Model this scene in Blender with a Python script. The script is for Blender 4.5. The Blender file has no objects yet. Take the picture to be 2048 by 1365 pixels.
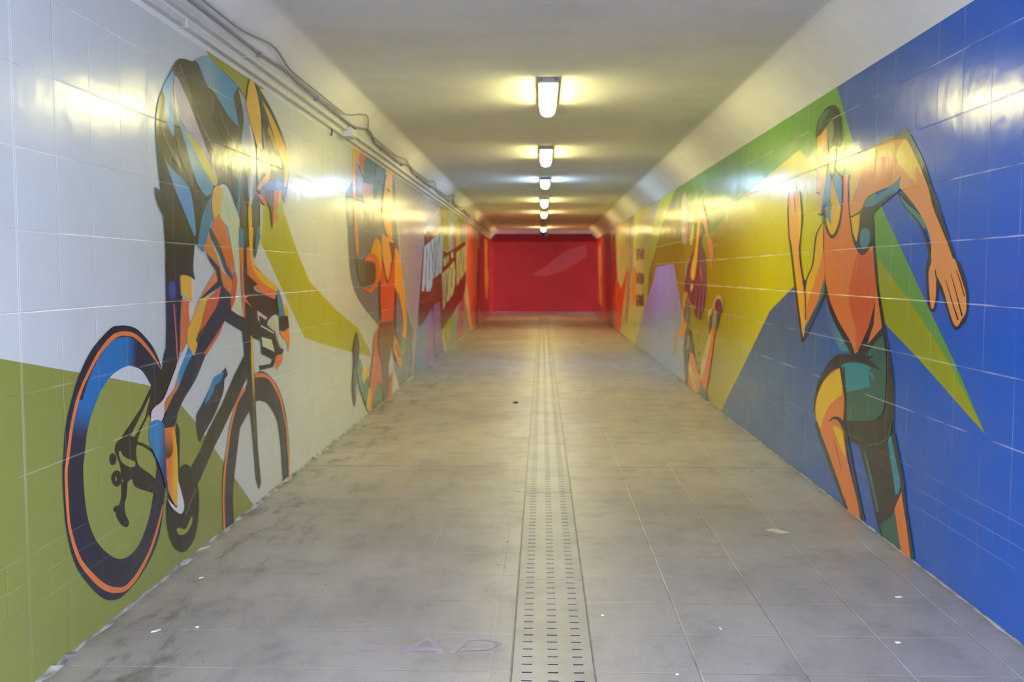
import bpy, bmesh, math, random
from mathutils import Vector, Euler
random.seed(11)
C = bpy.context.scene.collection
SC = bpy.context.scene

# ---------------------------------------------------------------- camera
H = 1.52
cam = bpy.data.objects.new('camera', bpy.data.cameras.new('camera')); C.objects.link(cam)
cam.location = (0, 0, H)
F = 1970.0
PITCH = math.atan(135.5 / F); YAW = math.atan(60 * math.cos(PITCH) / F)
cam.rotation_euler = (math.pi / 2 - PITCH, 0, YAW)
cam.data.sensor_width = 36; cam.data.lens = 36 * F / 2048
cam.data.clip_start = 0.05; cam.data.clip_end = 200
cam.data.dof.use_dof = True; cam.data.dof.focus_distance = 3.9; cam.data.dof.aperture_fstop = 3.3
SC.camera = cam

# ---------------------------------------------------------------- sky, exposure
w = bpy.data.worlds.new('sky'); SC.world = w; w.use_nodes = True
bg = w.node_tree.nodes['Background']; bg.inputs[0].default_value = (0.77, 0.84, 1.0, 1); bg.inputs[1].default_value = 9.0
SC.view_settings.view_transform = 'Standard'; SC.view_settings.look = 'None'
SC.view_settings.gamma = 1; SC.view_settings.use_curve_mapping = False
SC.view_settings.exposure = 0.62
LAMP_WARM = (1.0, 0.90, 0.37); LAMP_COOL = (0.50, 0.70, 1.0); LAMP_AMBER = (1.0, 0.78, 0.32)
LAMP_POWER = 58.0
def portal(loc, rot, sx, sy):
    d = bpy.data.lights.new('daylight_opening', 'AREA'); d.shape = 'RECTANGLE'; d.size = sx; d.size_y = sy
    d.cycles.is_portal = True
    o = bpy.data.objects.new('daylight_opening', d); o.location = loc; o.rotation_euler = rot; C.objects.link(o)

# ---------------------------------------------------------------- dimensions
XL, XR = -1.88, 1.97            # wall faces
ZW, ZC = 2.765, 3.07            # wall top, ceiling
HB = ZC - ZW                    # haunch
Y0, Y1, Y2 = -0.9, 35.85, 39.1  # near mouth, end of the tunnel, end wall of the cross passage
XS = 8.0                       # side mouths of the cross passage
DX0, DX1 = -0.113, 0.204        # drain channel
portal((0.045, Y0, 1.5), (math.pi / 2, 0, 0), 3.9, 3.1)
portal((-XS, (Y1 + Y2) / 2, 1.5), (math.pi / 2, 0, -math.pi / 2), 3.3, 3.1)
portal((XS, (Y1 + Y2) / 2, 1.5), (math.pi / 2, 0, math.pi / 2), 3.3, 3.1)

# ---------------------------------------------------------------- helpers
def lin(c):
    r = []
    for v in c:
        v /= 255.0
        r.append(v / 12.92 if v <= 0.04045 else ((v + 0.055) / 1.055) ** 2.4)
    return r
def obj(name, bm, mats, parent=None, smooth=False, recalc=True):
    me = bpy.data.meshes.new(name)
    if recalc: bmesh.ops.recalc_face_normals(bm, faces=bm.faces)
    bm.to_mesh(me); bm.free()
    if smooth:
        for p in me.polygons: p.use_smooth = True
    for m in (mats if isinstance(mats, (list, tuple)) else [mats]): me.materials.append(m)
    o = bpy.data.objects.new(name, me); C.objects.link(o)
    if parent:
        o.parent = parent; o.matrix_parent_inverse = parent.matrix_world.inverted()
    return o
def tag(o, label=None, cat=None, group=None, kind=None):
    if label: o['label'] = label
    if cat: o['category'] = cat
    if group: o['group'] = group
    if kind: o['kind'] = kind
    return o
def thing(name, label, cat, loc=(0, 0, 0), group=None):
    o = bpy.data.objects.new(name, None); o.location = loc; C.objects.link(o)
    o.empty_display_size = 0.1
    o.matrix_world = Euler((0, 0, 0)).to_matrix().to_4x4(); o.matrix_world.translation = Vector(loc)
    return tag(o, label, cat, group)
def box(bm, x0, x1, y0, y1, z0, z1, bev=0):
    v = [bm.verts.new(p) for p in ((x0,y0,z0),(x1,y0,z0),(x1,y1,z0),(x0,y1,z0),(x0,y0,z1),(x1,y0,z1),(x1,y1,z1),(x0,y1,z1))]
    f = [bm.faces.new([v[i] for i in q]) for q in ((0,3,2,1),(4,5,6,7),(0,1,5,4),(1,2,6,5),(2,3,7,6),(3,0,4,7))]
    if bev:
        es = list({e for q in f for e in q.edges})
        bmesh.ops.bevel(bm, geom=es, offset=bev, segments=2, affect='EDGES')
def prism(bm, prof, y0, y1):     # closed profile in x,z drawn along y
    a = [bm.verts.new((x, y0, z)) for x, z in prof]; b = [bm.verts.new((x, y1, z)) for x, z in prof]
    n = len(prof)
    bm.faces.new(a); bm.faces.new(b[::-1])
    for i in range(n): bm.faces.new((a[i], a[(i+1) % n], b[(i+1) % n], b[i]))
def prism_x(bm, prof, x0, x1):   # closed profile in y,z drawn along x
    a = [bm.verts.new((x0, y, z)) for y, z in prof]; b = [bm.verts.new((x1, y, z)) for y, z in prof]
    n = len(prof)
    bm.faces.new(a); bm.faces.new(b[::-1])
    for i in range(n): bm.faces.new((a[i], a[(i+1) % n], b[(i+1) % n], b[i]))
def tube(bm, pts, r, n=8):
    rings = []
    P = [Vector(p) for p in pts]
    for i, p in enumerate(P):
        d = (P[min(i+1, len(P)-1)] - P[max(i-1, 0)]).normalized()
        u = d.cross(Vector((0.3, 0, 1))).normalized(); v = d.cross(u)
        rings.append([bm.verts.new(p + (u * math.cos(t) + v * math.sin(t)) * r) for t in [2 * math.pi * k / n for k in range(n)]])
    for a, b in zip(rings, rings[1:]):
        for k in range(n): bm.faces.new((a[k], a[(k+1) % n], b[(k+1) % n], b[k]))
    bm.faces.new(rings[0][::-1]); bm.faces.new(rings[-1])

# ---------------------------------------------------------------- node helpers
class NT:
    def __init__(s, nt): s.nt = nt; s.n = nt.nodes; s.l = nt.links
    def add(s, t, **k):
        x = s.n.new(t)
        for a, b in k.items(): setattr(x, a, b)
        return x
    def put(s, sock, v):
        if hasattr(v, 'is_output') or isinstance(v, bpy.types.NodeSocket): s.l.new(v, sock)
        else: sock.default_value = v
    def m(s, op, a, b=None, c=None, clamp=False):
        x = s.add('ShaderNodeMath', operation=op, use_clamp=clamp)
        s.put(x.inputs[0], a)
        if b is not None: s.put(x.inputs[1], b)
        if c is not None: s.put(x.inputs[2], c)
        return x.outputs[0]
    def mix(s, f, a, b, blend='MIX'):
        x = s.add('ShaderNodeMix', data_type='RGBA', blend_type=blend)
        s.put(x.inputs[0], f)
        s.put(x.inputs[6], a if not isinstance(a, (tuple, list)) else (*a[:3], 1)); s.put(x.inputs[7], b if not isinstance(b, (tuple, list)) else (*b[:3], 1))
        return x.outputs[2]
    def step(s, v, a, b, lo=0.0, hi=1.0):
        x = s.add('ShaderNodeMapRange', interpolation_type='SMOOTHSTEP')
        s.put(x.inputs[0], v); x.inputs[1].default_value = a; x.inputs[2].default_value = b
        x.inputs[3].default_value = lo; x.inputs[4].default_value = hi
        return x.outputs[0]
    def noise(s, vec, scale, detail=3, rough=0.5):
        x = s.add('ShaderNodeTexNoise'); s.l.new(vec, x.inputs['Vector']); x.inputs['Scale'].default_value = scale
        x.inputs['Detail'].default_value = detail; x.inputs['Roughness'].default_value = rough
        return x.outputs[0]
    def line(s, v, off, pitch):    # distance to the nearest of the lines off + k*pitch
        t = s.m('DIVIDE', s.m('SUBTRACT', v, off), pitch)
        t = s.m('SUBTRACT', s.m('FLOORED_MODULO', s.m('ADD', t, 0.5), 1.0), 0.5)
        return s.m('MULTIPLY', s.m('ABSOLUTE', t), pitch)
def new_mat(name):
    m = bpy.data.materials.new(name); m.use_nodes = True
    t = NT(m.node_tree); b = m.node_tree.nodes['Principled BSDF']
    return m, t, b
def simple(name, col, rough=0.5, metal=0.0, spec=0.5, var=0.0):
    m, t, b = new_mat(name)
    b.inputs['Roughness'].default_value = rough; b.inputs['Metallic'].default_value = metal
    b.inputs['Specular IOR Level'].default_value = spec
    geo = t.add('ShaderNodeNewGeometry')
    n = t.noise(geo.outputs['Position'], 9, 4)
    k = max(var, 0.06)
    t.put(b.inputs['Base Color'], t.mix(t.step(n, 0.3, 0.7), [c * (1 - k) for c in col], [min(1, c * (1 + k)) for c in col]))
    return m

# ---------------------------------------------------------------- glazed wall tiles (shared shader for one wall and all paint on it)
def tile_group(name, yoff, pale, joint=None):
    g = bpy.data.node_groups.new(name, 'ShaderNodeTree')
    g.interface.new_socket('Color', in_out='INPUT', socket_type='NodeSocketColor')
    g.interface.new_socket('Shader', in_out='OUTPUT', socket_type='NodeSocketShader')
    t = NT(g); gi = t.add('NodeGroupInput'); go = t.add('NodeGroupOutput')
    geo = t.add('ShaderNodeNewGeometry'); sep = t.add('ShaderNodeSeparateXYZ'); t.l.new(geo.outputs['Position'], sep.inputs[0])
    y, z = sep.outputs[1], sep.outputs[2]
    hi = t.line(z, 0.49, 0.2965); lo = t.line(z, 0.49, 0.098)
    band = t.m('MULTIPLY', t.m('LESS_THAN', z, 0.52), t.m('GREATER_THAN', z, 0.25))
    above = t.m('GREATER_THAN', z, 0.40)
    dz = t.m('MINIMUM', t.m('ADD', hi, t.m('MULTIPLY', t.m('SUBTRACT', 1.0, above), 1.0)), t.m('ADD', lo, t.m('MULTIPLY', t.m('SUBTRACT', 1.0, band), 1.0)))
    vy = t.line(y, yoff, 0.30); vh = t.line(y, yoff, 0.15)
    inb = t.m('MULTIPLY', t.m('LESS_THAN', z, 0.49), t.m('GREATER_THAN', z, 0.294))
    dy = t.m('MINIMUM', vy, t.m('ADD', vh, t.m('SUBTRACT', 1.0, inb)))
    gz = t.step(dz, 0.0015, 0.0045, 1.0, 0.0); gy = t.step(dy, 0.0012, 0.0038, 1.0, 0.0)
    groove = t.m('MAXIMUM', gz, gy)
    # chipped, paler grout here and there, with groove glints painted in pale
    pos = geo.outputs['Position']
    n1 = t.noise(pos, 2.2, 2)
    chip_glint = t.m('MULTIPLY', gz, t.step(n1, 0.40, 0.60))
    chip_glint = t.m('MAXIMUM', t.m('MULTIPLY', chip_glint, 0.35 + 0.5 * pale), t.m('MULTIPLY', gy, t.m('ADD', t.m('MULTIPLY', t.step(n1, 0.45, 0.65), 0.35), 0.5 * pale - 0.2)))
    if joint: chip_glint = t.m('MAXIMUM', chip_glint, t.m('MULTIPLY', t.step(t.m('ABSOLUTE', t.m('SUBTRACT', y, joint - 0.006)), 0.006, 0.009, 1.0, 0.0), 0.7))
    chip_glint = t.m('MULTIPLY', chip_glint, t.step(z, 0.45, 0.75, 0.3, 1.0))
    light = t.mix(1.0 - 0.75 * pale, t.mix(1.0, gi.outputs[0], (1.3, 1.3, 1.3), 'MULTIPLY'), (0.84, 0.86, 0.86))
    col = t.mix(t.m('MAXIMUM', chip_glint, 0.0), gi.outputs[0], light)
    # faint grime
    gr = t.step(t.noise(pos, 1.3, 5, 0.65), 0.35, 0.75, 0.0, 0.10)
    col = t.mix(gr, col, (0.20, 0.19, 0.16))
    # per-tile lean
    cell = t.add('ShaderNodeCombineXYZ')
    cy = t.m('FLOOR', t.m('DIVIDE', t.m('SUBTRACT', y, yoff), 0.30)); cz = t.m('FLOOR', t.m('DIVIDE', t.m('SUBTRACT', z, 0.49), 0.2965))
    t.l.new(cy, cell.inputs[0]); t.l.new(cz, cell.inputs[1])
    wn = t.add('ShaderNodeTexWhiteNoise', noise_dimensions='2D'); t.l.new(cell.outputs[0], wn.inputs[0])
    sc = t.add('ShaderNodeSeparateColor'); t.l.new(wn.outputs[1], sc.inputs[0])
    ty = t.m('MULTIPLY', t.m('SUBTRACT', sc.outputs[0], 0.5), y); tz = t.m('MULTIPLY', t.m('SUBTRACT', sc.outputs[1], 0.5), z)
    tilt = t.m('MULTIPLY', t.m('ADD', ty, tz), 0.012)
    h = t.m('ADD', t.m('MULTIPLY', groove, -0.0009), t.m('MULTIPLY', t.noise(pos, 7, 2), 0.0022))
    h = t.m('ADD', h, tilt)
    bump = t.add('ShaderNodeBump'); bump.inputs['Strength'].default_value = 1.0; bump.inputs['Distance'].default_value = 1.0
    t.l.new(h, bump.inputs['Height'])
    b = t.add('ShaderNodeBsdfPrincipled'); t.l.new(col, b.inputs['Base Color'])
    b.inputs['Roughness'].default_value = 0.20; b.inputs['Specular IOR Level'].default_value = 0.36
    t.l.new(bump.outputs[0], b.inputs['Normal'])
    t.l.new(b.outputs[0], go.inputs[0])
    return g
TILES = {'L': tile_group('glazed_tiles_left', 3.495, 1.0, 3.495), 'R': tile_group('glazed_tiles_right', 3.847, 0.5)}
_pm = {}
def paint(wall, c0, grad=None):
    key = (wall, tuple(c0), str(grad))
    if key in _pm: return _pm[key]
    m = bpy.data.materials.new('wall_paint'); m.use_nodes = True
    t = NT(m.node_tree); t.n.remove(t.n['Principled BSDF'])
    g = t.add('ShaderNodeGroup'); g.node_tree = TILES[wall]
    if grad:
        c1, (ya, za), (yb, zb) = grad
        geo = t.add('ShaderNodeNewGeometry'); sep = t.add('ShaderNodeSeparateXYZ'); t.l.new(geo.outputs['Position'], sep.inputs[0])
        dy, dz = yb - ya, zb - za; q = dy * dy + dz * dz
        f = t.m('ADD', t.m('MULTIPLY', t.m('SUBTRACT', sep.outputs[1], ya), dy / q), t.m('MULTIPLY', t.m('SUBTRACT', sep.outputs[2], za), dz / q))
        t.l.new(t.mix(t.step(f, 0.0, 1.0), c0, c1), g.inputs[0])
    else: g.inputs[0].default_value = (*c0, 1)
    t.l.new(g.outputs[0], t.n['Material Output'].inputs[0])
    _pm[key] = m
    return m

# ---------------------------------------------------------------- plain materials
def plaster(name, col, k=0.10, rough=0.75):
    m, t, b = new_mat(name)
    geo = t.add('ShaderNodeNewGeometry'); pos = geo.outputs['Position']
    n = t.noise(pos, 1.1, 5, 0.6); n2 = t.noise(pos, 14, 3)
    c = t.mix(t.step(n, 0.3, 0.75), [x * (1 + k * .3) for x in col], [x * (1 - k) for x in col])
    t.l.new(c, b.inputs['Base Color']); b.inputs['Roughness'].default_value = rough; b.inputs['Specular IOR Level'].default_value = 0.3
    bp = t.add('ShaderNodeBump'); bp.inputs['Strength'].default_value = 0.5; bp.inputs['Distance'].default_value = 0.006
    t.l.new(t.m('ADD', n2, t.m('MULTIPLY', n, 3)), bp.inputs['Height']); t.l.new(bp.outputs[0], b.inputs['Normal'])
    return m
M_CEIL = plaster('ceiling_plaster', (0.76, 0.75, 0.73))
M_HAUNCH = plaster('haunch_plaster', (0.82, 0.80, 0.77))
M_RED = plaster('red_wall_paint', (0.50, 0.026, 0.034), 0.12, 0.45)
M_PINK = plaster('pale_red_paint', (0.55, 0.16, 0.20), 0.1, 0.5)
M_CROSS = plaster('passage_plaster', (0.62, 0.58, 0.55))
M_OUT = plaster('outside_paving', (0.62, 0.62, 0.62))

def floor_mat():
    m, t, b = new_mat('terrazzo_floor')
    geo = t.add('ShaderNodeNewGeometry'); pos = geo.outputs['Position']
    sep = t.add('ShaderNodeSeparateXYZ'); t.l.new(pos, sep.inputs[0]); x, y = sep.outputs[0], sep.outputs[1]
    big = t.noise(pos, 0.9, 5, 0.62); mid = t.noise(pos, 3.5, 6, 0.7); fine = t.noise(pos, 160, 2, 0.7)
    c = t.mix(t.step(big, 0.3, 0.72), (0.43, 0.395, 0.368), (0.305, 0.282, 0.262))
    c = t.mix(t.step(mid, 0.50, 0.72, 0.0, 0.6), c, (0.24, 0.222, 0.208))
    c = t.mix(t.step(mid, 0.22, 0.42, 0.3, 0.0), c, (0.53, 0.505, 0.485))
    c = t.mix(t.step(fine, 0.58, 0.72, 0.0, 0.5), c, (0.60, 0.58, 0.56))
    c = t.mix(t.step(fine, 0.28, 0.42, 0.45, 0.0), c, (0.16, 0.15, 0.14))
    # slab joints
    jx = t.m('MINIMUM', t.line(x, DX1, 0.40), 9.0); jy = t.line(y, 4.07, 0.40)
    nj = t.noise(pos, 1.7, 2)
    j = t.m('MAXIMUM', t.m('MULTIPLY', t.step(jx, 0.002, 0.0055, 1.0, 0.0), t.step(x, 0.1, 0.45, 0.25, 1.0)), t.step(jy, 0.0015, 0.005, 1.0, 0.0))
    c = t.mix(t.m('MULTIPLY', j, t.step(nj, 0.47, 0.58, 0.0, 0.75)), c, (0.52, 0.50, 0.48))
    c = t.mix(t.m('MULTIPLY', j, t.step(nj, 0.35, 0.48, 0.55, 0.0)), c, (0.13, 0.12, 0.11))
    c = t.mix(t.m('MULTIPLY', t.step(t.m('ABSOLUTE', t.m('SUBTRACT', y, 7.67)), 0.010, 0.022, 1.0, 0.0), 0.45), c, (0.10, 0.09, 0.08))
    # scuffs and old dirt near the left wall
    st = t.add('ShaderNodeMapping'); st.inputs['Scale'].default_value = (2.2, 0.7, 1); t.l.new(pos, st.inputs[0])
    s = t.noise(st.outputs[0], 2.6, 5, 0.7)
    near = t.step(x, -1.0, -1.75, 0.0, 1.0)
    c = t.mix(t.m('MULTIPLY', t.step(s, 0.50, 0.66), t.m('ADD', t.m('MULTIPLY', near, 0.7), 0.12)), c, (0.10, 0.092, 0.08))
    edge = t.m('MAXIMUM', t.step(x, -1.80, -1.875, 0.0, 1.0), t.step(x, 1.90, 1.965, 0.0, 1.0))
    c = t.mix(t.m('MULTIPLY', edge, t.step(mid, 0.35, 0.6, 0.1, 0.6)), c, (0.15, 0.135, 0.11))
    # white crumbs of plaster trodden in
    vo = t.add('ShaderNodeTexVoronoi', feature='F1'); t.l.new(pos, vo.inputs['Vector']); vo.inputs['Scale'].default_value = 6.5
    sc = t.add('ShaderNodeSeparateColor'); t.l.new(vo.outputs['Color'], sc.inputs[0])
    sp = t.m('MULTIPLY', t.step(vo.outputs['Distance'], 0.018, 0.034, 1.0, 0.0), t.m('GREATER_THAN', sc.outputs[0], 0.80))
    c = t.mix(t.m('MULTIPLY', sp, 0.7), c, (0.66, 0.65, 0.64))
    t.l.new(c, b.inputs['Base Color'])
    t.put(b.inputs['Roughness'], t.step(mid, 0.3, 0.7, 0.27, 0.46)); b.inputs['Specular IOR Level'].default_value = 0.45
    bp = t.add('ShaderNodeBump'); bp.inputs['Strength'].default_value = 0.35; bp.inputs['Distance'].default_value = 0.004
    t.l.new(t.m('ADD', t.m('ADD', fine, t.m('MULTIPLY', big, 2.0)), t.m('MULTIPLY', j, -1.2)), bp.inputs['Height']); t.l.new(bp.outputs[0], b.inputs['Normal'])
    return m
M_FLOOR = floor_mat()
def steel_mat():
    m, t, b = new_mat('worn_drain_cover')
    geo = t.add('ShaderNodeNewGeometry'); pos = geo.outputs['Position']
    big = t.noise(pos, 2.3, 5, 0.65); fine = t.noise(pos, 120, 2)
    c = t.mix(t.step(big, 0.3, 0.7), (0.37, 0.34, 0.31), (0.27, 0.25, 0.228))
    c = t.mix(t.step(fine, 0.55, 0.8, 0.0, 0.3), c, (0.45, 0.42, 0.37))
    t.l.new(c, b.inputs['Base Color']); b.inputs['Roughness'].default_value = 0.42; b.inputs['Specular IOR Level'].default_value = 0.5
    return m
M_STEEL = steel_mat()
M_RAIL = simple('drain_rail', (0.24, 0.225, 0.21), 0.5, 0.0, 0.4, 0.2)
M_MORTAR = simple('pale_mortar', (0.36, 0.345, 0.32), 0.8, 0, 0.2, 0.45)
M_SLUDGE = simple('channel_sludge', (0.008, 0.008, 0.008), 0.7)
M_TRUNK = simple('white_plastic_trunking', (0.60, 0.595, 0.58), 0.45)
M_CABLE = simple('grey_cable', (0.24, 0.24, 0.27), 0.5)
M_DARK = simple('dark_metal', (0.06, 0.06, 0.065), 0.5)
M_HOUSING = simple('lamp_housing', (0.30, 0.30, 0.31), 0.5)
M_PAPER = simple('paper', (0.72, 0.62, 0.50), 0.8)
M_CHIP = simple('plaster_crumb', (0.78, 0.77, 0.76), 0.8)
M_BUTT = simple('dark_pebble', (0.05, 0.04, 0.03), 0.8)
M_SCRAWL = simple('faded_pink_paint', (0.42, 0.36, 0.40), 0.6, 0, 0.3, 0.1)
def glow(name, col, power):
    m, t, b = new_mat(name)
    b.inputs['Base Color'].default_value = (0.8, 0.8, 0.8, 1)
    b.inputs['Emission Color'].default_value = (*col, 1)
    geo = t.add('ShaderNodeNewGeometry'); sep = t.add('ShaderNodeSeparateXYZ'); t.l.new(geo.outputs['Normal'], sep.inputs[0])
    t.put(b.inputs['Emission Strength'], t.step(sep.outputs[2], -0.9, -0.1, power * 1.25, power * 0.42))   # flanks set dimmer than the underside to hold down the ceiling glow
    return m
M_WARM = glow('warm_lamp_glow', LAMP_WARM, LAMP_POWER); M_COOL = glow('cool_lamp_glow', LAMP_COOL, LAMP_POWER * 1.6); M_AMBER = glow('amber_lamp_glow', LAMP_AMBER, LAMP_POWER * 1.15)
M_END_WARM = glow('warm_lamp_end', LAMP_WARM, LAMP_POWER * 0.14); M_END_COOL = glow('cool_lamp_end', LAMP_COOL, LAMP_POWER * 0.14)
M_END_OFF = simple('unlit_lamp_end', (0.35, 0.33, 0.30), 0.4)
M_OFF = simple('unlit_diffuser', (0.45, 0.42, 0.38), 0.4)

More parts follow.
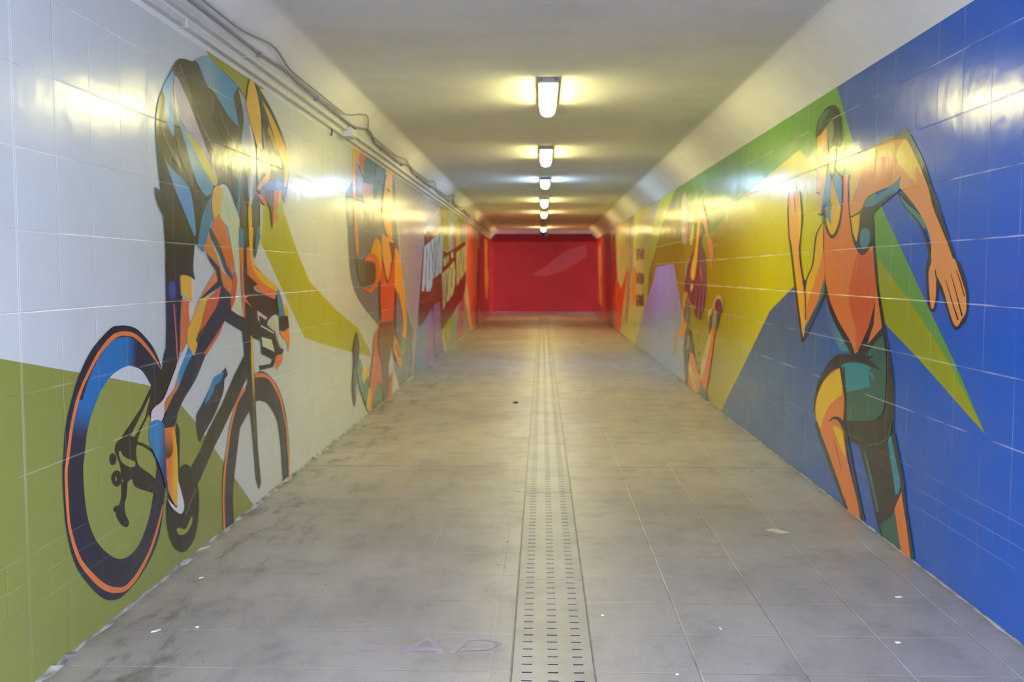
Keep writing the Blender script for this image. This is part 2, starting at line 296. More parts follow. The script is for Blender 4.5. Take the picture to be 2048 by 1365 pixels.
ART = {
 'bgL': ('L', [
  ('green_field',(146, 152, 74),0,None,'2696,1345 3921,1119 4642,982 5032,843 5247,719 5553,513 6300,2 5275,2 3520,2 2607,2'),
  ('green_band',(158, 160, 60),0,None,'5553,2766 5688,2766 6320,2766 6730,2766 6560,2737 6372,2602 6205,2629 6116,2671 5699,2715 5590,2739'),
  ('lime_band',(182, 182, 52),0,None,'6574,2026 7108,2067 7158,1973 7521,1700 7612,1644 7930,1455 8899,1198 10035,952 10727,660 10756,603 9575,752 8468,901 7735,1010 6567,1720'),
  ('grey_panel',(112, 132, 142),1,None,'9418,2277* 9722,2408* 10266,2540* 11482,2766* 12650,2766* 12713,2335* 13036,1698* 13581,1085 14357,687* 14156,38* 12899,10* 12388,324* 12321,622* 11272,917* 9790,1361 9498,1986'),
  ('lavender_field',(182, 172, 182),0,None,'12482,2766 18221,2766 15723,2211 15550,1417 15011,810 14266,27 14176,414 14357,687 13582,1113 13126,1633 12845,2344'),
  ('blue_stripe',(104, 144, 176),0,None,'15027,1116 16206,853 15745,2 14265,12'),
  ('purple_stripe',(156, 116, 170),0,None,'16206,853 17280,985 18132,995 18829,5 15744,2'),
  ('dark_purple_stripe',(134, 92, 152),0,None,'16650,903 17117,955 17734,29 17151,25'),
  ('green_stripe',(168, 176, 46),0,None,'18473,506 21017,688 20291,43 19225,22'),
  ('aqua_stripe',(140, 172, 168),0,None,'20779,665 22163,834 21479,23 19636,2'),
  ('magenta_stripe',(178, 108, 146),0,None,'22163,834 24049,996 23397,33 21354,21'),
  ('grey_stripe',(165, 160, 150),0,None,'24044,874 26050,11 23396,21'),
  ('lime_stripe',(178, 190, 50),0,None,'18219,2766 19873,2766 19833,1941 18732,1984'),
  ('sky_stripe',(160, 196, 204),0,None,'19873,2766 21478,2766 20841,2015 19831,1891'),
  ('violet_stripe',(168, 110, 162),0,None,'20623,2322 21473,2679 21823,2038 20955,1933'),
  ('bright_lime_stripe',(190, 205, 40),0,None,'21857,2766 23220,2766 22767,2153 21572,2098'),
  ('slate_stripe',(150, 166, 165),0,None,'23220,2766 24602,2761 24417,2198 22767,2153'),
 ]),
 'cyclist': ('L', [
  ('rear_wheel',(25, 29, 57),1,None,'4399,1283 4310,1288 4223,1279 4056,1209 3943,1125 3864,1031 3799,916 3771,795 3763,741 3764,630 3784,489 3846,345 3961,224 4081,130 4182,87 4285,73 4439,95 4602,152 4713,239 4779,383 4830,562 4841,737 4826,916 4795,1044 4708,1150 4586,1226 4492,1266'),
  ('rear_wheel',(0, 112, 176),1,((25, 29, 57), (4.376, 1.176), (4.524, 1.159)),'4396,1233* 4255,1229 4124,1172 4016,1089 3929,975 3879,871 3947,839* 3995,893 4054,963 4139,1033 4245,1080 4388,1100* 4513,1072* 4533,1206*'),
  ('rear_wheel',(25, 29, 57),1,((0, 112, 176), (3.941, 0.819), (3.983, 0.995)),'3888,1011* 4074,987* 4004,892 3952,786 3792,815*'),
  ('rear_wheel',(228, 124, 66),1,None,'4798,1039* 4677,1141 4526,1227 4399,1257 4254,1253 4112,1194 4002,1116 3903,1024 3836,909 3797,791 3779,738 3780,626 3797,502 3861,364 3963,258 4078,170 4197,114 4331,86 4466,113 4605,183 4712,281 4772,372* 4760,376* 4688,290 4578,195 4434,132 4305,112 4202,139 4109,183 4000,262 3892,362 3821,498 3804,621 3803,733 3821,785 3860,903 3927,1017 4025,1108 4138,1183 4278,1235 4395,1237 4497,1215 4652,1136 4792,1039*'),
  ('rear_wheel',(204, 210, 208),1,None,'4388,1100 4245,1080 4139,1033 4094,1000* 4210,1066* 4654,980* 4558,1058 4480,1086'),
  ('rear_wheel',(146, 152, 74),1,None,'4210,1066* 4139,1033 4054,963 3985,874 3946,762 3935,717 3938,627 3961,513 4019,411 4113,326 4244,253 4370,236 4485,267 4590,355 4652,467 4696,578 4711,709 4690,871 4654,980*'),
  ('frame',(30, 31, 34),1,None,'4840,1140* 4805,1088 4789,1044 4698,1000 4648,974 4621,845* 4650,812* 4728,888 4833,915 4938,992 5005,1075 5021,1115* 4888,1161*'),
  ('frame',(30, 31, 34),0,None,'4309,791 4524,889 4635,968 4665,955 4552,874 4405,779 4350,761'),
  ('frame',(30, 31, 34),0,None,'4414,750 4472,780 4574,840 4639,927 4667,896 4622,850 4518,784 4469,731'),
  ('derailleur',(30, 31, 34),1,None,'4246,768 4293,782 4383,783 4481,748 4462,707 4469,652 4501,617 4604,565 4680,522* 4645,459* 4495,512 4429,543 4403,579 4359,576 4307,596 4276,677 4234,737'),
  ('derailleur',(146, 152, 74),1,None,'4274,723* 4290,731 4330,696 4447,651* 4440,631 4380,641 4302,679'),
  ('derailleur',(30, 31, 34),1,None,'4218,733 4247,710 4240,684 4200,683 4177,708 4188,732'),
  ('derailleur',(30, 31, 34),1,None,'4238,653 4289,632 4297,594 4254,576 4205,600 4192,636'),
  ('derailleur',(146, 152, 74),1,None,'4237,629 4246,616 4240,602 4231,613'),
  ('derailleur',(30, 31, 34),1,None,'4286,590* 4360,581* 4345,518 4321,477 4329,434 4364,386 4336,373 4284,395 4235,442 4226,466 4202,483 4218,497 4264,495 4287,531'),
  ('derailleur',(30, 31, 34),1,None,'4463,730* 4550,701 4632,662 4678,619 4690,577* 4715,573* 4707,618 4660,666 4568,711 4475,741*'),
  ('crankset',(30, 31, 34),1,None,'4812,376 4811,256 4864,155 4956,85 5055,56 5184,85 5251,170 5275,297 5249,383 5206,445 5163,483 5077,516 4997,508* 5010,710* 4971,755* 4908,624* 4870,452'),
  ('crankset',(146, 152, 74),1,None,'4936,200 4971,204 5055,174 5115,199 5154,216 5168,205 5151,176 5075,150 4982,162'),
  ('crankset',(110, 115, 62),1,None,'5064,246* 5238,346* 5224,351* 5055,250*'),
  ('frame',(30, 31, 34),0,None,'6135,1001 6189,856 5700,600 5527,518 5288,383 5192,344 5122,424 5155,474 5331,553 5450,640 5683,748 5937,901'),
  ('bottle',(25, 29, 57),1,None,'5769,963* 5803,915 5746,891 5724,828 5629,752 5521,692 5342,613 5309,593 5280,634 5255,731 5280,761 5370,804 5543,899 5676,934'),
  ('bottle',(30, 132, 184),1,None,'5749,938* 5579,927 5516,890 5395,806* 5418,792* 5530,834 5575,875 5674,893'),
  ('front_wheel',(25, 29, 57),1,None,'6456,868 6597,850 6792,781 6956,681 7085,548 7161,404 7207,216 7193,2* 7023,2* 6991,138 6971,259 6901,444 6803,541 6644,629 6491,669 6376,678 6218,634 6088,582 6024,548 5967,439 5887,262 5860,145 5871,2* 5673,6* 5663,137 5684,338 5757,477 5811,582 5873,655 5986,738 6154,799 6297,857'),
  ('front_wheel',(228, 124, 66),1,None,'6121,801* 5967,737 5884,664 5811,583 5757,477 5693,337 5665,175 5673,11* 5709,2* 5701,167 5729,328 5794,469 5848,575 5921,656 6004,727 6165,787*'),
  ('front_wheel',(228, 124, 66),1,None,'6363,839* 6548,821 6689,789 6836,709 6966,609 7060,477 7123,365 7171,103 7172,2* 7186,2* 7200,98 7165,359 7101,473 7018,606 6894,710 6744,797 6571,845 6365,868*'),
  ('frame',(25, 29, 57),0,None,'5874,1301 6129,1244 6164,1141 6073,1166 5768,1240'),
  ('fork',(30, 31, 34),0,None,'6166,1341 6291,1285 6281,1128 6346,931 6352,848 6365,689 6387,490 6402,361 6429,242 6457,121 6408,85 6344,165 6301,379 6276,508 6249,597 6201,710 6189,856 6145,994 6129,1077 6104,1170 6118,1229'),
  ('fork',(226, 176, 60),0,((86, 78, 40), (6.334, 0.909), (6.337, 0.597)),'6286,1121 6324,1109 6342,945 6344,797 6351,638 6360,428 6316,436 6310,699 6300,802 6282,963'),
  ('handlebar',(30, 31, 34),1,None,'6146,1514* 6230,1510* 6446,1448* 6366,1432* 6409,1406 6593,1379 6851,1338* 6919,1382* 6968,1314 6961,1211* 6884,1232 6742,1210 6677,1168 6876,1105* 6885,1044* 6515,1070 6260,1132 6180,1226 6146,1354'),
  ('handlebar',(200, 186, 194),0,None,'6435,1277 6680,1216 6631,1205 6479,1242 6488,1192 6454,1213'),
  ('handlebar',(205, 196, 196),1,None,'6512,1166* 6827,1097* 6847,1104* 6530,1174*'),
  ('handlebar',(196, 198, 150),0,None,'6779,1208 6894,1192 6903,1121 6726,1152'),
  ('handlebar',(30, 31, 34),1,None,'6262,1171* 6567,1141 6849,1093* 6975,992 7083,973* 7053,939 6905,940* 6797,865* 6480,875* 6459,907* 6735,895* 6775,923* 6522,982* 6503,1067* 6313,1106*'),
  ('handlebar',(200, 204, 170),0,None,'6529,1096 6770,1059 6842,970 6548,1031'),
  ('hand',(226, 118, 58),1,None,'6905,940* 7053,935 7036,882 6886,835* 6851,909'),
  ('hand',(232, 140, 62),0,None,'6982,1102 7247,1116 7271,1026 7222,940 7170,1025 7060,1051'),
  ('hand',(214, 182, 176),1,None,'6889,1095* 6939,1039 6995,982* 7035,981* 6990,1039 6940,1096*'),
  ('leg',(25, 29, 57),0,None,'4868,1577 5060,1507 5068,1411 5096,1395 5073,1377 5053,1287 5035,1114 5012,1072 4804,1083 4820,1121 4847,1144 4862,1281'),
  ('leg',(58, 76, 146),1,None,'4922,1495 4970,1497 4994,1449 4983,1393 4929,1391 4906,1450'),
  ('leg',(196, 92, 78),1,None,'4958,1365* 4977,1231 4995,1076* 5015,1074* 4997,1231 4978,1365*'),
  ('leg',(228, 178, 50),1,None,'5067,1507* 5132,1515 5227,1499* 5247,1458 5234,1373* 5168,1388 5082,1411*'),
  ('leg',(226, 206, 176),1,None,'5227,1499* 5287,1479* 5259,1407 5241,1362* 5230,1432'),
  ('leg',(218, 112, 60),0,None,'5088,1387 5168,1380 5204,1366 5179,1324 5197,1259 5141,1196 5139,1154 5057,1112 5035,1114 5055,1196 5053,1287'),
  ('leg',(224, 200, 186),0,None,'5189,1366 5295,1366 5221,1287 5196,1246 5178,1313'),
  ('jersey',(42, 42, 42),1,((46, 50, 62), (5.289, 2.604), (5.637, 1.712)),'5038,2575* 5117,2624 5211,2644 5330,2659 5474,2714 5590,2739 5699,2715 6116,2671 6286,2590 6452,2464 6500,2331 6502,2168 6448,2033 6548,1991* 6539,1842 6473,1708 6370,1672* 6064,1680* 6095,1851 6021,1938 5892,2034 5745,2035 5565,1935 5392,1786 5338,1675 5088,1720 4857,1804* 4794,2120 4798,2282 4835,2369 4876,2415 4925,2471'),
  ('shorts',(38, 38, 42),1,None,'4800,2121* 4840,2045 4854,1971 4864,1918* 4758,1938* 4762,1900 4790,1856 4857,1804* 4872,1637 4868,1572* 4874,1463* 5060,1497* 5089,1512 5198,1504 5287,1482* 5260,1547 5291,1676* 5324,1707 5478,1873 5404,1978 5111,2082'),
  ('jersey',(96, 160, 198),1,None,'5036,2552* 5049,2535* 5017,2456 5032,2379 5034,2298 5022,2214* 4963,2248 4914,2300 4914,2398 4876,2415* 4925,2471'),
  ('jersey',(178, 165, 172),0,None,'5049,2532 5103,2523 5213,2451 5327,2365 5492,2234 5685,2070 5674,2029 5560,2128 5319,2236 5174,2286 5058,2350 5030,2459'),
  ('jersey',(122, 166, 182),1,((80, 150, 180), (5.264, 2.204), (5.568, 1.992)),'5057,2340* 5202,2269* 5316,2195 5436,2109 5613,2018* 5584,1976 5491,1949* 5351,2011 5258,2103 5190,2195'),
  ('jersey',(206, 190, 66),0,None,'5181,2282 5319,2236 5442,2197 5569,2129 5692,2048 5656,2022 5613,2021 5436,2109 5309,2194'),
  ('shorts',(76, 146, 188),1,((120, 160, 180), (5.186, 1.907), (4.947, 2.089)),'4846,2136* 4900,2089 4984,2048 5135,2012 5241,1959 5281,1869 5311,1742 5287,1719* 5173,1820 5038,1935 4900,2079'),
  ('shorts',(58, 128, 160),1,None,'5585,1979* 5556,1932 5577,1866 5592,1830* 5520,1750 5432,1658* 5422,1633* 5345,1670* 5338,1680 5402,1811 5470,1881'),
  ('jersey',(60, 142, 180),1,((120, 160, 172), (5.875, 2.664), (5.562, 2.548)),'5331,2662* 5474,2714 5590,2739 5699,2715 6116,2671* 6022,2594 6066,2514 6120,2419* 5918,2460 5663,2553 5538,2574 5407,2660'),
  ('jersey',(150, 160, 188),1,None,'6115,2659* 6266,2605 6366,2502 6477,2328 6529,2243 6461,2067 6344,1961* 6293,2011 6288,2112 6351,2249 6164,2311* 6168,2373 6217,2504'),
  ('jersey',(206, 204, 206),1,None,'6326,2467* 6379,2347 6371,2220 6317,2055 6328,1966* 6361,1968* 6383,2059 6460,2228 6445,2357 6359,2473*'),
  ('jersey',(62, 128, 150),1,None,'6117,2198* 6074,2004 6045,1846* 6085,1847* 6115,2006 6157,2202*'),
  ('jersey',(104, 98, 86),1,None,'5116,2598* 5174,2553 5305,2495 5356,2389 5474,2306 5659,2197* 5675,2202* 5504,2315 5379,2395 5320,2500 5193,2560 5129,2603*'),
  ('jersey',(96, 92, 84),1,None,'5600,2555* 5621,2489 5595,2410* 5612,2412* 5647,2494 5608,2557*'),
  ('jersey',(24, 24, 26),1,None,'5175,2579* 5251,2510 5355,2429 5456,2351* 5479,2357* 5385,2437 5287,2521 5195,2586*'),
  ('jersey',(88, 84, 76),1,None,'5681,2485* 5775,2427 5862,2362 5961,2309* 5970,2311* 5888,2369 5800,2435 5689,2487*'),
  ('jersey',(26, 28, 32),1,None,'5623,2431* 5690,2367 5788,2320 5862,2295* 5879,2300* 5847,2336 5772,2391 5655,2441*'),
  ('jersey',(36, 44, 60),1,None,'6022,2272* 5936,2142 5982,2025 6041,1955* 6061,1957* 6071,2035 6054,2154 6061,2276*'),
  ('shorts',(108, 94, 72),1,None,'4859,2237* 4898,2180 4987,2115 5086,2065* 5105,2070* 5031,2128 4928,2188 4871,2240*'),
  ('shorts',(92, 82, 66),1,None,'5043,2226* 5074,2152 5137,2081 5214,2039* 5235,2044* 5200,2096 5129,2164 5057,2229*'),
  ('arm#1',(228, 178, 50),1,None,'5674,2026* 5771,2017 5794,1949 5717,1874 5617,1823* 5580,1911 5611,1995'),
  ('arm#1',(222, 110, 60),0,None,'5618,1831 5735,1878 5820,1786 5899,1691 5959,1578 5925,1490 5832,1529 5705,1680 5571,1761'),
  ('arm#1',(198, 204, 170),1,None,'5798,2020* 5862,2007 6067,1880 6089,1758 6073,1665 6080,1439 6129,1247* 6038,1261 5893,1297* 6000,1440 5960,1587 5866,1779 5803,1812 5716,1866'),
  ('arm#1',(224, 132, 56),1,None,'5519,1731* 5698,1578 5758,1529 5933,1472* 5890,1394* 5753,1450 5688,1552 5537,1616 5424,1653*'),
  ('arm#1',(62, 66, 76),0,None,'5522,1778 5588,1762 5722,1671 5825,1570 5935,1505 5933,1469 5787,1541 5685,1642 5552,1723'),
  ('arm#1',(25, 29, 57),0,None,'5455,1637 5688,1552 5744,1447 5657,1474 5642,1529 5535,1585'),
  ('arm#1',(214, 92, 52),1,None,'5976,1541* 6022,1480 5975,1367 5914,1314* 5875,1316* 5899,1393 5933,1472'),
  ('leg#2',(228, 130, 62),0,None,'5617,1531 5657,1474 5500,1430 5351,1378 5443,1437'),
  ('leg#2',(25, 29, 57),0,None,'5657,1477 5735,1450 5350,1375 5335,1375'),
  ('leg#2',(25, 29, 57),0,None,'5726,1450 5880,1394 5893,1297 5768,1243 5428,1069 5246,1076 5273,1133 5307,1191 5603,1317 5677,1375'),
  ('leg#2',(228, 178, 50),1,None,'5350,1375* 5549,1407* 5471,1372 5384,1272 5332,1206 5274,1160 5296,1137 5246,1078* 5202,1098 5139,1159* 5158,1232 5236,1279'),
  ('leg#2',(214, 92, 52),0,None,'5708,1444 5583,1406 5471,1372 5374,1250 5299,1186 5405,1224 5603,1317 5677,1375'),
  ('leg#2',(92, 52, 48),1,None,'5295,1150* 5378,1181 5456,1230* 5436,1235* 5331,1194 5269,1158*'),
  ('leg#2',(214, 92, 62),0,None,'5768,1243 5673,1171 5435,1063 5387,1075 5593,1162 5712,1219'),
  ('leg#2',(25, 29, 57),1,None,'5194,1088* 5246,1078 5428,1069* 5261,949 5099,874 4995,814 4922,742 4835,746 4784,769 4799,802 4932,900 5071,1004'),
  ('leg#2',(30, 140, 182),1,((190, 124, 70), (5.043, 1.007), (4.939, 0.912)),'5152,1131* 5209,1087 5108,1021 5003,935 4946,906* 4933,920 5015,1015 5113,1095'),
  ('leg#2',(220, 202, 206),1,None,'5139,1156* 5152,1129* 5113,1095 5015,1015 4934,933 4824,888 4801,819 4767,791* 4698,809 4637,804* 4653,862 4792,895 4882,962 4997,1058'),
  ('leg#2',(206, 124, 56),0,None,'4933,913 4897,879 4801,819 4824,883 4913,928'),
  ('leg#2',(25, 29, 57),1,None,'4932,900* 4999,868* 4972,781 4922,742 4835,746 4784,769 4799,802'),
  ('shoe',(24, 126, 184),1,((20, 60, 110), (4.705, 0.71), (4.83, 0.663)),'4618,785 4637,806 4711,807 4785,779 4802,739 4812,593 4816,441 4826,393* 4768,514 4710,600 4641,675 4608,733'),
  ('shoe',(226, 118, 58),1,((236, 178, 40), (4.843, 0.559), (4.957, 0.537)),'4803,751* 4935,738* 4962,617 4967,473 4971,432 4944,329 4891,360 4829,438 4811,568'),
  ('shoe',(96, 58, 40),1,((206, 110, 50), (4.813, 0.611), (4.847, 0.721)),'4802,743* 4879,711 4908,632 4872,595 4812,593*'),
  ('shoe',(222, 216, 214),1,None,'4958,448 4997,401 5042,311 5025,275 4975,277 4876,332 4813,396* 4890,344 4944,324'),
  ('sleeve',(60, 128, 156),0,None,'6072,1807 6173,1793 6167,1683 6064,1680'),
  ('sleeve',(52, 54, 46),0,None,'6164,1808 6290,1798 6262,1686 6156,1683'),
  ('arm#2',(226, 118, 58),0,None,'6074,1681 6167,1683 6146,1511 6158,1379 6242,1370 6178,1362 6325,1297 6166,1344 6160,1237 6119,1248 6117,1389 6096,1539'),
  ('arm#2',(40, 44, 60),0,None,'6156,1683 6219,1685 6219,1504 6146,1511'),
  ('arm#2',(226, 118, 58),0,None,'6219,1681 6350,1707 6364,1582 6601,1510 6961,1417 6864,1338 6594,1382 6388,1429 6457,1444 6230,1510'),
  ('arm#2',(226, 178, 56),1,None,'6280,1813* 6379,1818* 6364,1582 6601,1510 6961,1417* 6907,1393* 6551,1463 6330,1565 6284,1705'),
  ('sleeve',(50, 118, 146),1,None,'6424,1820* 6563,1843* 6547,1776 6497,1712 6399,1608* 6381,1673'),
  ('sleeve',(52, 54, 46),0,None,'6380,1834 6459,1838 6415,1673 6389,1624'),
  ('sleeve',(228, 178, 50),0,None,'6293,2011 6344,1964 6359,1672 6282,1670 6265,1908'),
  ('sleeve',(205, 200, 178),1,None,'6536,1977* 6535,1875 6529,1766* 6564,1767* 6594,1878 6583,1981*'),
  ('glove',(34, 130, 166),0,None,'6907,1393 6973,1406 7076,1311 7167,1202 7067,1166 6963,1228'),
  ('glove',(25, 29, 57),0,None,'6975,1210 7210,1211 7248,1120 7091,1100 6982,1113'),
  ('glove',(228, 178, 50),0,None,'7063,1318 7213,1259 7253,1205 7139,1210'),
  ('helmet',(60, 60, 66),1,None,'6450,2766* 6664,2717 6942,2618 7189,2484 7281,2384 7287,2238 7236,2113 7189,2030* 7122,2075 7085,2140 6951,2118 6808,2082 6495,2056* 6491,2362* 6630,2360 6609,2592 6502,2727'),
  ('helmet',(228, 178, 66),0,None,'6363,2766 6440,2766 6502,2720 6586,2598 6617,2345 6480,2364 6324,2521 6264,2586 6326,2723'),
  ('helmet',(226, 176, 60),1,None,'6625,2674* 6865,2606 7227,2432 7292,2319 7240,2172 7168,2147* 7177,2285 7033,2383 6848,2528'),
  ('helmet',(190, 150, 70),0,None,'6786,2539 7034,2397 6928,2384 6758,2491'),
  ('helmet',(112, 134, 144),0,None,'6628,2516 6738,2360 6730,2224 6641,2348'),
  ('face',(52, 50, 58),0,None,'6480,2367 6641,2348 6525,2170 6472,2054'),
  ('face',(226, 128, 66),1,None,'6629,2344* 6688,2341 6794,2272 6817,2230 6750,2152 6519,2071 6462,2076* 6521,2108 6691,2194* 6525,2167* 6541,2244'),
  ('face',(70, 92, 146),0,None,'6479,2169 6680,2209 6521,2111'),
  ('face',(66, 110, 186),1,None,'6589,2087* 6787,2155 7101,2167 7139,2120* 6820,2083'),
  ('face',(74, 68, 66),1,None,'6472,2058* 6847,2099* 6879,2001 6829,1818* 6776,1967 6587,2044'),
  ('face',(214, 92, 52),1,None,'6471,2035* 6587,2047 6704,1996 6666,1976* 6549,2005'),
  ('face',(218, 104, 56),1,None,'6872,2091* 7043,2115* 6984,2008 6928,1959 6978,1923 6870,1862 6830,1829* 6864,1972'),
  ('face',(228, 178, 50),0,None,'7043,2115 7125,2111 7094,2062 7010,2010 6985,2037'),
 ]),
 'athlete': ('L', [
  ('arm',(232, 184, 60),1,((220, 146, 110), (9.938, 2.557), (9.993, 2.111)),'9822,2766* 10253,2766* 9997,2659 9961,2500 9949,2294 9991,2091 10083,1781 9995,1682* 9872,1880 9837,2181 9774,2433'),
  ('arm',(226, 118, 58),0,None,'10253,2766 10603,2766 10443,2620 10241,2589 10134,2674'),
  ('hair',(182, 156, 178),1,None,'9997,2648* 10297,2584 10375,2436 10312,2348 10007,2354'),
  ('hair',(205, 148, 148),1,None,'10261,2457* 10993,2524* 10983,2352 10820,2302 10600,2232 10395,2276'),
  ('hair',(100, 128, 142),1,None,'10633,2766* 11924,2766* 11840,2660 11393,2451 11115,2356* 10955,2416 10961,2521 10645,2492 10410,2544 10449,2710'),
  ('hair',(62, 72, 84),1,None,'10078,2620* 10354,2526 10628,2481 10992,2513* 10993,2524* 10662,2493 10406,2535 10129,2630*'),
  ('hair',(62, 72, 84),1,None,'11171,2742* 11026,2532 11132,2364 11401,2594* 11332,2590* 11100,2371 11092,2538 11238,2748*'),
  ('face',(232, 182, 112),1,((236, 166, 74), (12.017, 2.412), (12.115, 2.053)),'11923,2766* 12318,2766* 12437,2742 12333,2348 12354,1970 12187,1909 11880,2013 11592,2182 11638,2366 11800,2621'),
  ('face',(80, 60, 55),1,None,'11842,2697* 11626,2471 11522,2225* 11594,2229* 11736,2478 11918,2702*'),
  ('face',(70, 66, 80),1,None,'11920,2532* 12099,2515* 12184,2535* 11975,2545*'),
  ('face',(120, 60, 50),1,None,'12063,2264* 12264,2289* 12234,2298* 12034,2273*'),
  ('chest',(230, 166, 84),1,None,'11508,1980* 12311,1937* 12473,1867 12002,1429* 11633,1620'),
  ('chest',(136, 92, 68),0,None,'12068,1905 12603,1909 12594,1743 12167,1532 12258,1719'),
  ('vest',(218, 88, 56),1,None,'11424,1740* 11636,1662 11923,1399* 12379,1671 12552,1762* 12656,1295 12465,943 12252,877 11414,939 11330,1318'),
  ('vest',(84, 48, 42),1,None,'11332,1675* 11261,1331 11328,983* 11434,979* 11401,1329 11438,1676*'),
  ('vest',(84, 48, 42),1,None,'12556,1437* 12478,1184 12357,904* 12483,897* 12649,1179 12685,1436*'),
  ('vest',(92, 56, 50),1,None,'11427,1791* 11597,1619 11923,1399 12334,1625 12597,1819* 12513,1819* 12254,1627 11923,1411 11670,1622 11497,1795*'),
  ('arm#2',(236, 172, 54),1,None,'11056,1901 11293,1897 11499,1817 11449,1561 11300,1417 11065,1469 10942,1614 10789,1750'),
  ('arm#2',(226, 118, 58),1,None,'10727,1754* 11213,1696 11378,1560 11300,1411* 11064,1447 10975,1626 10388,1652'),
  ('ball',(58, 78, 56),1,((84, 116, 96), (10.903, 1.503), (10.099, 1.582)),'10388,1652 10976,1637 11102,1537 10964,1425 10402,1377 10145,1412 9986,1535 9967,1672'),
  ('hand',(226, 118, 58),0,None,'10144,1391 10672,1346 11131,1441 11230,1389 10764,1301 10227,1364'),
  ('arm#3',(236, 164, 52),1,None,'12556,1838* 12816,1806 13124,1600 13254,1385 13529,1059 13620,876 13455,615* 13168,675* 13228,908 12874,1232 12530,1355'),
  ('sleeve',(112, 120, 150),0,None,'12655,1276 12962,1171 13268,757 12835,519 12542,798'),
  ('hand#2',(216, 146, 78),1,None,'12370,751* 12665,662 12972,521 13101,316 12868,285 12564,411 12236,578 12282,669'),
  ('hand#2',(110, 70, 50),1,None,'12501,607* 12798,422* 12863,419* 12563,605*'),
  ('hand#2',(110, 70, 50),1,None,'12642,623* 12979,400* 13046,396* 12684,622*'),
  ('hand#2',(90, 60, 50),1,None,'12336,709* 12276,561 12565,396* 12648,392* 12359,556 12399,705*'),
  ('sleeve',(116, 152, 142),0,None,'12980,667 13455,601 13508,674 13399,488 13058,387'),
  ('leg',(122, 72, 46),1,((68, 56, 58), (11.815, 0.84), (11.781, 0.237)),'11415,945* 12463,924* 12499,794 12323,659 12069,491 11941,324 12162,2* 11580,2* 11445,203 11357,552 11193,738'),
  ('leg',(208, 92, 54),1,None,'11308,933* 11159,740 11387,450 11445,203 11166,263 10690,2* 10613,298 10819,597 10962,816'),
  ('leg',(205, 80, 60),0,None,'12347,341 12162,2 11806,2 12054,220'),
  ('leaf#0',(84, 122, 84),1,None,'11133,273 11443,168 11470,10* 10785,2* 10826,140'),
  ('leaf#1',(226, 174, 20),1,None,'10519,276 10672,242 10658,2* 10386,66* 10423,191'),
  ('leaf#2',(108, 152, 158),1,((56, 122, 98), (10.095, 0.55), (10.312, 0.317)),'9907,634 10100,627 10150,518 10314,364 10467,423 10552,321 10388,98* 9975,387'),
  ('leaf#3',(232, 184, 20),1,None,'10267,560 10470,487 10436,410 10255,355* 10147,472'),
  ('leaf#4',(76, 72, 88),1,None,'9871,941* 10001,846 10020,696 9848,533 9804,239 9722,189* 9631,411 9721,621 9703,767'),
 ]),
 'lettering': ('L', [
  ('splash',(112, 58, 32),1,None,'15710,1957* 15719,2132* 16348,2230* 16714,2187* 18567,2467* 18731,1965* 19416,1923* 20609,2010* 22355,2164* 24262,2304* 24382,1359* 23740,990 21898,809 20779,665 19352,556 18285,432* 18132,995* 17279,976 16278,850 15256,721 14948,782 15159,1289 15644,1963*'),
  ('splash',(104, 34, 28),0,None,'24228,1508 24216,1213 22029,816 20793,961 21530,1160'),
  ('splash',(170, 66, 36),1,None,'15270,1049* 16063,1068 16782,1143 17564,1272* 17354,1289* 16544,1169 15814,1114 15151,1079*'),
  ('splash',(150, 50, 36),1,None,'19033,689* 20305,862 21199,1030* 20871,1050* 19914,892 18694,722*'),
  ('letter#4',(224, 226, 230),0,None,'15710,1949 15983,1981 16387,1578 16442,1220 15944,1221 15814,1368 15673,1234 15347,1240'),
  ('letter#5',(224, 226, 230),0,None,'16052,1991 16558,2056 16921,1751 16822,1307 16442,1211 16387,1578'),
  ('letter#6',(224, 226, 230),0,None,'16633,2067 17177,2145 17327,1932 17142,1450 16904,1409 16999,1752'),
  ('letter#7',(224, 226, 230),0,None,'17257,2157 17928,2227 18090,1950 17806,1493 17302,1441 17408,1934'),
  ('letter#8',(224, 226, 230),0,None,'18016,2239 18653,2302 18731,1965 18430,1539 17893,1502 18090,1950'),
  ('letter#9',(226, 218, 180),0,None,'18429,1520 19099,1578 19290,1393 19067,910 18581,812'),
  ('letter#10',(226, 218, 180),0,None,'19198,1578 19926,1651 20131,1387 19895,985 19269,943 19391,1392'),
  ('letter#11',(226, 218, 180),0,None,'20035,1662 20948,1785 21299,1542 21165,1273 20682,1090 20004,1002'),
  ('letter#12',(226, 218, 180),0,None,'21566,1967 22624,2069 22883,1601 22320,1350 21660,1235'),
  ('letter#13',(226, 218, 180),0,None,'22764,2084 24258,2219 24392,1606 23310,1449 22594,1371 22888,1717'),
  ('letter#14',(226, 218, 180),0,None,'18722,1776 19212,1860 19304,1686 18811,1644'),
  ('letter#15',(226, 218, 180),0,None,'19413,1844 19831,1891 19718,1740 19406,1707'),
  ('letter#16',(226, 218, 180),0,None,'20266,1920 20723,1981 20833,1857 20373,1819'),
  ('splash',(140, 120, 110),1,None,'15951,1899* 15779,1336* 15847,1335* 16006,1901*'),
  ('splash',(140, 120, 110),1,None,'16451,1978* 16271,1413* 16343,1412* 16510,1979*'),
  ('splash',(140, 120, 110),1,None,'17061,2055* 16795,1537* 16872,1537* 17125,2057*'),
  ('splash',(140, 120, 110),1,None,'17718,2138* 17432,1582* 17515,1582* 17786,2140*'),
  ('splash',(130, 104, 70),1,None,'18669,1473* 18638,1019* 18733,1016* 18745,1473*'),
  ('splash',(130, 104, 70),1,None,'19563,1540* 19327,1099* 19428,1096* 19646,1540*'),
  ('splash',(130, 104, 70),1,None,'20546,1645* 20290,1232* 20402,1230* 20638,1645*'),
